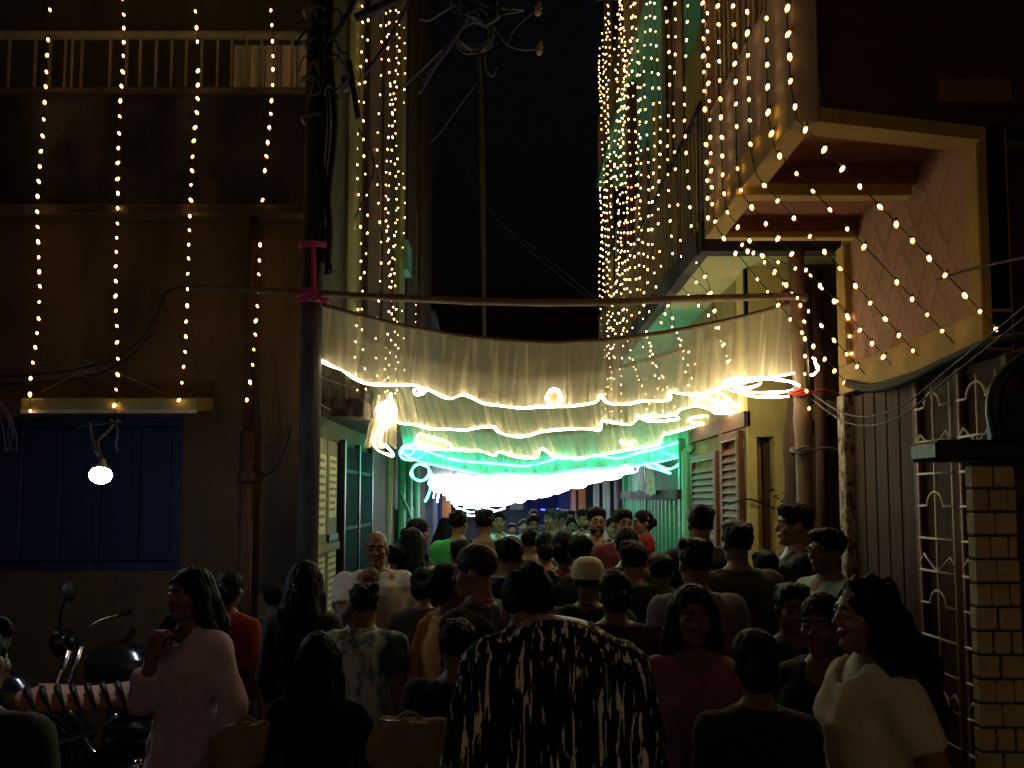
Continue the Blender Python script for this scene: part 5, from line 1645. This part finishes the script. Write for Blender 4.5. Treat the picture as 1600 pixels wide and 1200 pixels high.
    if top == 'saree':
        q = Field((-.45, -.45, .7), (.45, .4, 1.5), ch)
        for i in range(14):
            t = i / 13
            q.cone((-.16 + .30 * t, -.135 - .02 * sin(pi * t), .98 + .40 * t), (-.16 + .30 * (t + .08), -.13 - .02 * sin(pi * t), .98 + .40 * (t + .08)), .045, .045, .03)
            q.cone((.14 - .05 * t, .03 + .13 * min(1, t * 2), 1.40 - .55 * t), (.14 - .05 * t, .03 + .13 * min(1, t * 2), 1.36 - .55 * t), .055, .06, .03)
        q.ripple(rng, .007, 60, (1, .3, .6), 4)
        child('drape', q, CL[extra or 'maroon'])
    q = Field((-.32, -.26, .0), (.32, .26, 1.0), max(ch, .016))
    if bot == 'trousers':
        q.loft([(.80, 0, .0, .172 * wide, .125), (.96, 0, 0, .160 * wide, .118)], .03, grow=.006)
        for s_ in (-1, 1):
            q.cone(hip[s_], knee[s_], .102, .078, .03); q.cone(knee[s_], ank[s_] + (0, 0, .01), .078, .066, .03, cut=True)
    else:
        q.loft([(.03, 0, 0, .27, .23), (.5, 0, 0, .22, .17), (.92, 0, 0, .172, .125)], .02)
    q.ripple(rng, .006, 40, (1, 1, .4), 4)
    child('trousers' if bot == 'trousers' else 'skirt', q, CL[bc])
    if res >= 1:
        q = Field((-.2, -.24, -.005), (.2, .14, .16), .014)
        for s_ in (-1, 1):
            a_ = ank[s_]
            q.cone(a_ + (0, .018, -.035), a_ + (s_ * .016, -.145, -.045), .046, .036, .02)
        q.plane((0, 0, -1), -.002)
        child('shoes', q, M['black'])
    return body, dict(A=A, sc=sc, hl=hl, SH=SH, fwd=fwd, R=R)


def attach(body, b, name, m, sc, kind=None):
    """a part given in body coordinates (1.70 m body)"""
    b.v = [tuple(np.array(p) * sc) for p in b.v]
    o = b.build(name, m, kind=kind); o.parent = body
    return o


def place(body, sc, p):
    """body coordinates to world"""
    return Matrix.Translation(body.location) @ Matrix.Rotation(body.rotation_euler.z, 4, 'Z') @ Vector([x * sc for x in p])
# ================================================================== the crowd, far to near
SPARK = mat('sequin', (.8, .75, .7), .15, (.7, .66, .62), 30, 0, metal=.9)
GOLD = mat('bangle', (.75, .6, .4), .3, (.6, .48, .3), 30, 0, metal=.8)

# far faces under the cold light
person(697, 809, 9.6, 150, 'person with long dark hair half hidden by the green polo shirt', 'f', 'long', 'kurta', 'navy', 1.5, .5, res=0)
person(800, 818, 12.6, 5, 'small far person in violet lit top facing down the lane under blue light', 'm', 'short', 'shirt', 'violet', .6, res=0)  # violet light on this figure is put into the top's colour
person(818, 812, 11.6, 0, 'far person in pale top next to the violet lit top', 'f', 'bun', 'kurta', 'grey', 1.4, .5, res=0)
person(834, 797, 13.2, 0, 'far tall person whose forehead shows over the dark shirted one', 'm', 'short', 'shirt', 'navy', .6, res=0)
person(833, 806, 9.0, 4, 'far person in charcoal shirt facing out of the lane', 'm', 'short', 'shirt', 'charcoal', .6, res=1)
person(875, 797, 10.6, -70, 'far grey haired person in profile behind the light green shirt', 'm', 'short', 'shirt', 'charcoal', .6, hairm=HAIRG, res=0)
person(779, 800, 8.9, 3, 'person in cyan shirt facing out of the lane under cold light', 'm', 'short', 'shirt', 'cyan', .6, res=1)
person(890, 797, 11.0, 0, 'far dark haired person standing behind the young pale face', 'm', 'short', 'tee', 'navy', .6, res=0)
person(893, 809, 9.3, 2, 'young pale faced person in cream top facing out of the lane', 'f', 'bun', 'kurta', 'cream', 1.2, .6, res=1)
person(911, 797, 8.9, -15, 'bearded young person in cyan collared shirt', 'm', 'short', 'shirt', 'cyan', .6, beard=True, res=1)
person(862, 796, 8.8, -35, 'person in light green shirt with collar looking sideways', 'm', 'short', 'shirt', 'mint', .6, head=(-18, -4, 0), hairm=HAIRG, res=1)
person(957, 809, 8.7, 2, 'small green lit face between the bespectacled bearded person and the one carrying a girl', 'f', 'bun', 'kurta', 'charcoal', 1.2, .6, res=1)
person(717, 799, 7.1, 158, 'person in bright green polo shirt seen from behind', 'm', 'short', 'polo', 'green', .6, wide=1.12, res=1)
person(757, 797, 6.8, 176, 'person in brown olive shirt seen from behind beside the green polo', 'm', 'short', 'tee', 'olive', .6, wide=1.05, res=1)
person(932, 794, 6.7, 4, 'bearded person in glasses and black open collar shirt facing out', 'm', 'short', 'shirt', 'black', .9, beard=True, glasses=True, skin=2, res=1)
man, mi_ = person(973, 797, 6.4, 12, 'person with warm lit forehead carrying a girl in red', 'm', 'short', 'shirt', 'maroon', .6, skin=0, res=1, arms={1: ((.26, -.1, 1.16), (.14, -.30, 1.16)), -1: (None, None)})
# the carried girl, sitting on the bent arm
gp = at(1003, 803, 6.12)
girl, gi = person(1003, 803, 6.12, -72, 'small girl in red dress with white shoes carried on an arm', 'f', 'bun', 'dress', 'red', .5, .62, H=1.02, hs=1.35, skin=2, res=1, bot='trousers', bc='maroon')
b = MB(); b.ball(at(1003, 808, 6.08) + Vector((.04, 0, -.01)), (.02, .02, .02), 8, 5); attach_o = b.build('hair_clip', CL['pink']); attach_o.parent = girl
attach_o.matrix_parent_inverse = (Matrix.Translation(girl.location) @ Matrix.Rotation(girl.rotation_euler.z, 4, 'Z')).inverted()
person(655, 811, 6.6, 108, 'dark haired person in profile near the green pipe gate', 'f', 'bun', 'kurta', 'charcoal', 1.5, .5, res=1)
person(645, 826, 5.6, 176, 'long haired person in pale yellow kurta by the bamboo post', 'f', 'long', 'kurta', 'paleyellow', 1.4, .45, res=1, hlen=1.25)
person(829, 826, 6.2, 178, 'dark head in the middle of the crowd before the light green shirt', 'm', 'short', 'tee', 'charcoal', .6, res=0)
person(852, 832, 5.5, 182, 'short dark haired person between two taller heads mid crowd', 'f', 'bun', 'kurta', 'navy', 1.2, .5, res=0)
person(1094, 791, 5.2, 174, 'tall dark person before the louvred shutters seen from behind', 'm', 'short', 'tee', 'black', .6, res=1)
person(905, 838, 4.5, 180, 'dark person behind the cream skullcap seen from behind', 'm', 'short', 'tee', 'charcoal', .6, res=1)
person(978, 825, 5.0, 186, 'person with dark bun and bare temple seen from behind', 'f', 'bun', 'kurta', 'black', 1.2, .5, res=1)
rw, ri = person(882, 831, 4.7, 158, 'person in sequinned red blouse and hair bun', 'f', 'bun', 'saree', 'redcheck', .75, .06, bot='skirt', bc='maroon', res=1, extra='red')
b = MB()
for k in range(46):
    t = random.uniform(-1, 1); zz = random.uniform(1.08, 1.37)
    b.ball((.125 * t, .105 + .03 * (1 - t * t) + (.0 if zz > 1.3 else .015), zz), .0045, 5, 3)
attach(rw, b, 'sequin', SPARK, ri['sc'], 'stuff')
person(622, 852, 5.5, 178, 'dark haired person in pale pink shirt behind the bald one', 'm', 'short', 'shirt', 'palepink', .6, res=1)
person(721, 844, 5.3, 182, 'dark head just below the green polo shirt', 'm', 'short', 'tee', 'charcoal', .6, res=0)
bald, _i = person(588, 830, 4.5, 6, 'bald person in white shirt raising a hand to the mouth', 'm', 'bald', 'shirt', 'white', .62, wide=1.12, skin=0, res=2, bc='cream',
                  arms={-1: ((-.20, -.17, 1.16), (-.03, -.215, 1.42)), 1: ((.27, .02, 1.13), (.25, -.12, .92))}, palms={-1: ((0, .6, .5), (.6, 0, .5))}, curl=.75)
person(1240, 789, 4.3, -97, 'person in black tee shirt in profile before the yellow wall', 'm', 'short', 'tee', 'black', .6, skin=2, res=2, arms={-1: ((-.24, -.05, 1.13), (-.16, -.26, 1.12))})
person(990, 848, 4.0, 178, 'broad dark person seen from behind beside the skullcap wearer', 'm', 'short', 'tee', 'charcoal', .6, wide=1.1, res=1)
person(797, 841, 3.95, 176, 'dark person with short hair behind the navy shirt', 'm', 'short', 'tee', 'black', .6, wide=1.08, res=1)
person(1150, 817, 3.75, -168, 'broad person in olive tee shirt seen from behind near the yellow wall', 'm', 'short', 'tee', 'darkolive', .6, wide=1.12, res=2)
person(662, 888, 3.85, 170, 'person in dark brown top behind the mustard kurta', 'f', 'bun', 'kurta', 'brown', 1.5, .5, res=1)
person(1290, 828, 3.45, -72, 'person in glasses and pale green collared shirt', 'm', 'short', 'shirt', 'palegreen', .6, glasses=True, skin=1, res=2)
person(360, 893, 3.55, 172, 'person in red top and blue jeans seen from behind', 'f', 'bun', 'tee', 'red', .9, .9, bot='trousers', bc='jeans', res=1)
person(918, 876, 3.35, 178, 'person in cream skullcap and black shirt seen from behind', 'm', 'cap', 'shirt', 'black', .9, wide=1.12, skin=1, res=2)
person(1085, 844, 3.1, -172, 'person in grey shirt with brown neck behind the pink sequinned top', 'm', 'short', 'shirt', 'grey', .6, res=2)
person(478, 877, 3.3, 178, 'person with long black hair and silver clip beside the black pole', 'f', 'long', 'dress', 'black', 1.6, .3, res=1, hlen=1.12)
cpt = at(473, 913, far(3.3))
b = MB()
for k in range(9):
    b.ball(cpt + Vector((random.uniform(-.022, .022), -.142 + random.uniform(-.004, .004), random.uniform(-.018, .018))), .005, 6, 4)
clip = b.build('hair_clip', SPARK, kind='stuff'); PC = PEOPLE[-1]; clip.parent = PC
clip.matrix_parent_inverse = (Matrix.Translation(PC.location) @ Matrix.Rotation(PC.rotation_euler.z, 4, 'Z')).inverted()
person(572, 914, 3.2, 174, 'boy in pale teal leaf patterned shirt seen from behind', 'm', 'short', 'shirt', 'tropic', .6, res=2, wide=1.02)
person(702, 882, 3.1, 128, 'person in mustard kurta with a bent arm', 'f', 'bun', 'kurta', 'mustard', 1.1, .5, skin=1, res=2, arms={1: ((.24, .06, 1.12), (.12, -.16, 1.06)), -1: ((-.24, .02, 1.12), (-.1, -.2, 1.06))})
person(742, 853, 2.85, -118, 'person in navy shirt turning a lit cheek to the lamp', 'm', 'crop', 'shirt', 'navy', .6, head=(14, 6, 0), skin=2, res=2, hairm=HAIRG)
lav, li = person(297, 889, 2.75, -22, 'person in lavender kurta holding a phone to the mouth', 'f', 'long', 'kurta', 'lavender', 1.62, .42, bc='lavender', skin=2, res=2, head=(-14, 0, 0), hlen=1.2,
                 arms={-1: ((-.14, -.13, 1.14), (-.02, -.19, 1.36)), 1: ((.24, .02, 1.10), (.22, -.10, .88))}, palms={-1: ((.3, .9, .2), (.9, -.2, 0))}, curl=.8)
b = MB()
for k in range(34):
    t = random.uniform(-1, 1); zz = random.uniform(1.1, 1.36)
    b.ball((.06 * t, -.146 - .006 * (1 - t * t) + (.03 if zz > 1.3 else 0), zz), .0042, 5, 3)
attach(lav, b, 'sequin', SPARK, li['sc'], 'stuff')
e_, w_ = li['A'][-1]
d_ = (w_ - e_) / np.linalg.norm(w_ - e_)
b = MB(); b.bbox(-.037, .037, -.075, .075, -.005, .005, .003)
ph = b.build('mobile_phone', M['black'])
ph.location = place(lav, li['sc'], w_ + d_ * .085 + np.array((.0, .035, .015)))
ph.rotation_euler = (radians(70), radians(20), radians(-30))
tag(ph, 'black phone held up by the person in lavender kurta', 'phone')
kid = person(714, 971, 2.45, 172, 'dark clothed short person below the navy shirt', 'm', 'short', 'tee', 'black', .6, res=1)
person(1238, 914, 2.75, -8, 'young dim faced person beside the curly haired one, nearer the olive tee', 'm', 'short', 'tee', 'black', .6, skin=1, res=2)
pk, pi_ = person(1082, 917, 2.35, -4, 'person with dim face in pink sequinned top', 'f', 'long', 'kurta', 'pink', .9, .5, skin=1, res=2, hlen=1.3)
b = MB()
for k in range(60):
    s_ = random.choice((-1, -1, -1, 1)); zz = random.uniform(1.16, 1.30)
    b.ball((s_ * (.185 + .02 * random.random()), -.045 + random.uniform(-.02, .03), zz), .004, 5, 3)
for k in range(20):
    b.ball((random.uniform(-.09, .09), -.148, random.uniform(1.2, 1.3)), .004, 5, 3)
attach(pk, b, 'sequin', SPARK, pi_['sc'], 'stuff')
person(1282, 931, 2.3, -42, 'dim faced person in black just in front of the curly haired profile', 'f', 'bun', 'kurta', 'black', 1.4, .5, skin=0, res=2)
dk, di = person(500, 989, 2.35, 176, 'person in black dress with white bangle carrying a tan bag', 'f', 'long', 'dress', 'black', 1.35, .2, bot='skirt', bc='black', skin=1, res=2, hlen=1.02,
                arms={1: ((.26, -.02, 1.15), (.28, -.20, .98)), -1: ((-.27, -.04, 1.15), (-.33, -.2, 1.02))})
for s_ in (1, -1):
    e_, w_ = di['A'][s_]; d_ = (w_ - e_) / np.linalg.norm(w_ - e_)
    a_ = np.cross(d_, (0, 0, 1.0)); a_ /= np.linalg.norm(a_); c_ = np.cross(d_, a_)
    for k in range(2 if s_ > 0 else 5):
        p_ = w_ - d_ * (.02 + .012 * k)
        b = MB(); b.tube([p_ + (a_ * cos(t * pi / 8) + c_ * sin(t * pi / 8)) * .037 for t in range(16)], .005 if s_ > 0 else .003, 6, closed=True)
        attach(dk, b, 'bangle', M['whiteedge'] if s_ > 0 else GOLD, di['sc'])


def bag(c, w, h_, d, m, label, yaw=0.0):
    T = thing('handbag', c - Vector((0, 0, h_ / 2)), label, 'bag', 'tan bags in the crowd', yaw)
    f = Field((-w, -d, -.02), (w, d, h_ + .05), .012)
    f.loft([(0, 0, 0, w * .46, d * .40), (h_ * .15, 0, 0, w * .5, d * .5), (h_ * .6, 0, 0, w * .46, d * .42), (h_ * .95, 0, 0, w * .40, d * .22), (h_, 0, 0, w * .38, d * .16)], .02, pw=3)
    f.ripple(np.random.default_rng(3), .012, 38, (1, 1, 1), 5)
    join_mesh('pouch', [f.mesh()], [m], 1.0, T)
    b = MB(); b.tube(catmull([(-w * .2, 0, h_ * .93), (-w * .1, 0, h_ + .01), (0, 0, h_ + .02), (w * .1, 0, h_ + .01), (w * .2, 0, h_ * .93)], 6), .008, 6)
    o = b.build('strap', m); o.parent = T
    b = MB(); b.tube([(-w * .36, -d * .17, h_ * .97), (w * .36, -d * .17, h_ * .97)], .004, 5)
    o = b.build('zip', GOLD); o.parent = T


person(1178, 985, 1.98, 176, 'short person in black top in front of the pink sequinned top', 'f', 'bun', 'kurta', 'black', 1.5, .5, skin=1, res=2)
for (a, c_, Y_, lb, cl, wd) in ((960, 893, 2.95, 'broad person in brown shirt just past the striped shirt', 'brown', 1.15), (772, 903, 3.3, 'dark person half hidden by the striped shirt', 'black', 1.0), (1033, 868, 4.1, 'dark person seen from behind near the carried girl', 'charcoal', 1.0),
                              (1196, 862, 4.2, 'dark person seen from behind below the black tee shirt in profile', 'black', 1.0), (430, 915, 4.4, 'dark person between the red top and the silver hair clip', 'charcoal', 1.0)):
    person(a, c_, Y_, random.uniform(165, 195), lb, random.choice('mmf'), random.choice(['short', 'crop', 'bun']), 'tee', cl, .6, wide=wd, res=1)
bag(at(384, 1166, 2.75), .17, .16, .12, CL['tan'], 'crumpled tan cloth bag hanging by the lavender kurta', .3)
bag(at(640, 1162, 2.7), .27, .17, .14, CL['tan'], 'wide tan bag held by the striped shirt', -.2)
person(826, 893, 1.98, 174, 'person in black shirt with ragged white streaks bending forward', 'm', 'short', 'shirt', 'streaks', .95, .8, lean=.2, hoff=(0.085, -.09, -.13), head=(0, 24, 0), wide=1.05, drop=.04, res=2, collar=True, fold=.005)
cur, ci_ = person(1350, 903, 1.98, -86, 'person in pale cream tee shirt with long curly hair in profile', 'f', 'curly', 'tee', 'cream', .52, .9, wide=1.06, skin=2, res=2, hlen=1.12,
                  arms={1: ((.205, .11, 1.12), (.20, -.03, .94)), -1: (None, None)})
person(-34, 970, 1.7, 180, 'dark haired person at the edge of the street by the motorbike', 'm', 'short', 'tee', 'black', .6, skin=0, res=1)

# ================================================================== motorbike by the street front
CH = mat('chrome', (.7, .72, .75), .12, (.65, .67, .7), 20, 0, metal=1.0)
PNT = mat('bike_paint', (.012, .012, .014), .18, (.01, .01, .011), 10, 0, spec=.7)
SEAT = mat('seat_cover', (.50, .27, .18), .4, (.38, .19, .12), 8, .3)
RUB = mat('rubber', (.02, .02, .02), .8, (.015, .015, .015), 20, .2)


def motorbike(MX, MY, label, striped):
    MBK = thing('motorbike', (MX, MY, 0), label, 'motorbike', 'motorbikes parked by the street front')
    bx = lambda dx, dz, dy=0: (MX + dx, MY + dy, dz)
    for nm, dx in (('front', -.62), ('rear', .66)):
        b = MB(); b.tube([bx(dx + .26 * cos(t * pi / 14), .30 + .26 * sin(t * pi / 14)) for t in range(28)], .045, 8, closed=True); w_ = b.build('wheel', RUB, MBK)
        b = MB(); b.tube([bx(dx + .21 * cos(t * pi / 14), .30 + .21 * sin(t * pi / 14)) for t in range(28)], .014, 6, closed=True); b.build('rim', CH, w_)
        b = MB(); b.tube([bx(dx, .3, -.05), bx(dx, .3, .05)], .045, 10); b.build('hub', CH, w_)
        for k in range(10):
            t = k * pi / 5
            b = MB(); b.tube([bx(dx + .04 * cos(t), .3 + .04 * sin(t)), bx(dx + .2 * cos(t), .3 + .2 * sin(t))], .005, 4); b.build('spoke', CH, w_)
        b = MB(); b.tube([bx(dx + .30 * cos(radians(a)), .30 + .31 * sin(radians(a))) for a in range(15, 170, 14)], .05, 8); b.build('mudguard', PNT, MBK)
    for s_ in (-.07, .07):
        b = MB(); b.tube([bx(-.62, .3, s_), bx(-.42, .95, s_)], .022, 8); b.build('fork', CH, MBK)
    f = Field((-.45, -.2, .6), (.25, .2, 1.05), .013)
    f.loft([(.68, -.08, 0, .20, .08), (.78, -.10, 0, .25, .125), (.88, -.12, 0, .23, .12), (.95, -.13, 0, .16, .08), (.97, -.13, 0, .08, .05)], .02)
    o = join_mesh('fuel_tank', [f.mesh()], [PNT], 1.0, MBK)
    f = Field((-.05, -.2, .7), (.85, .2, 1.1), .012)
    for t in np.linspace(0, 1, 14):
        x = .08 + .66 * t; z = .83 + .05 * max(0, t - .3) - .03 * sin(pi * t)
        f.ell((x, 0, z), (.07, .135 - .03 * abs(t - .4), .085), None, .02)
    f.plane((-.06, 0, 1), .885); f.plane((.06, 0, -1), -.78)
    o = join_mesh('seat', [f.mesh()], [SEAT if striped else M['black']], 1.0, MBK)
    for k in range(8 if striped else 0):
        x = .12 + .078 * k
        b = MB(); b.tube(catmull([bx(x - .03, .892 + .06 * x, -.07), bx(x + .01, .872 + .05 * x, -.118), bx(x + .055, .80, -.13)], 4), [.016, .018, .018, .017, .015, .013, .010, .007, .004], 6); o2 = b.build('stripe', M['black'], o)
        o2.location = (0, 0, 0); o2.matrix_parent_inverse = Matrix.Translation(-Vector((0, 0, 0)))
    f = Field((-.35, -.2, .22), (.35, .2, .72), .016)
    f.loft([(.28, -.02, 0, .16, .10), (.42, -.02, 0, .2, .12), (.52, -.06, 0, .13, .11), (.66, -.1, 0, .10, .09)], .02, pw=3)
    f.ripple(np.random.default_rng(4), .008, 90, (.1, .1, 1), 3)
    join_mesh('engine', [f.mesh()], [M['darkmetal']], 1.0, MBK)
    b = MB(); b.tube(catmull([bx(-.28, .45, -.14), bx(-.15, .34, -.17), bx(.1, .33, -.18), bx(.4, .42, -.18), bx(.75, .55, -.17)], 6), [.022] * 9 + [.03] * 8 + [.042] * 8, 10); b.build('exhaust', CH, MBK)
    b = MB(); b.tube(catmull([bx(.22, .66, -.14), bx(.32, .655, -.145), bx(.45, .69, -.145), bx(.60, .78, -.13)], 6), .016, 8); b.build('trim_bar', CH, MBK)
    b = MB(); b.tube(catmull([bx(-.33, 1.10, -.36), bx(-.40, 1.08, -.2), bx(-.43, 1.02, 0), bx(-.40, 1.08, .2), bx(-.33, 1.10, .36)], 6), .014, 8); hb_ = b.build('handlebar', CH, MBK)
    for s_ in (-1, 1):
        b = MB(); b.tube([bx(-.335, 1.10, s_ * .34), bx(-.30, 1.105, s_ * .44)], .019, 8); b.build('grip', RUB, hb_)
        if striped or s_ > 0: continue
        b = MB(); b.tube(catmull([bx(-.37, 1.1, s_ * .25), bx(-.35, 1.2, s_ * .29), bx(-.30, 1.31, s_ * .32)], 5), .007, 6); m_ = b.build('mirror', PNT, MBK)
        b = MB(); b.lathe([(0, -.012), (.05, -.01), (.058, 0), (.054, .006), (0, .008)], bx(-.28, 1.335, s_ * .33), (.9, -.35, .1), 14); b.build('glass', M['darkmetal'], m_)
    b = MB(); b.lathe([(0, -.1), (.07, -.08), (.09, 0), (.085, .012)], bx(-.52, .98), (-1, 0, -.1), 14); hl_ = b.build('headlight', PNT, MBK)
    b = MB(); b.lathe([(.082, .012), (.06, .03), (0, .038)], bx(-.52, .98), (-1, 0, -.1), 14); b.build('lens', CH, hl_)
    b = MB(); b.bbox(MX + .13, MX + .25, MY - .19, MY - .18, .62, .72, .003); b.build('side_plate', mat('plate_yellow', (.55, .5, .05), .5, (.5, .44, .04), 9, .1), MBK)
    b = MB(); b.bbox(MX + .55, MX + .85, MY - .03, MY + .03, .80, .86, .01); b.build('tail_lamp', M['red'], MBK)
    b = MB(); b.tube([bx(.05, .3, -.12), bx(.12, .02, -.3)], .012, 6); b.build('side_stand', CH, MBK)


motorbike(at(150, 1060, 4.1).x - .41, 4.1, 'black motorbike with brown striped seat, yellow plate and chrome trim bar', True)
motorbike(at(128, 1000, 4.85).x + .38, 4.85, 'plain black motorbike with mirrors, behind the striped seat one', False)
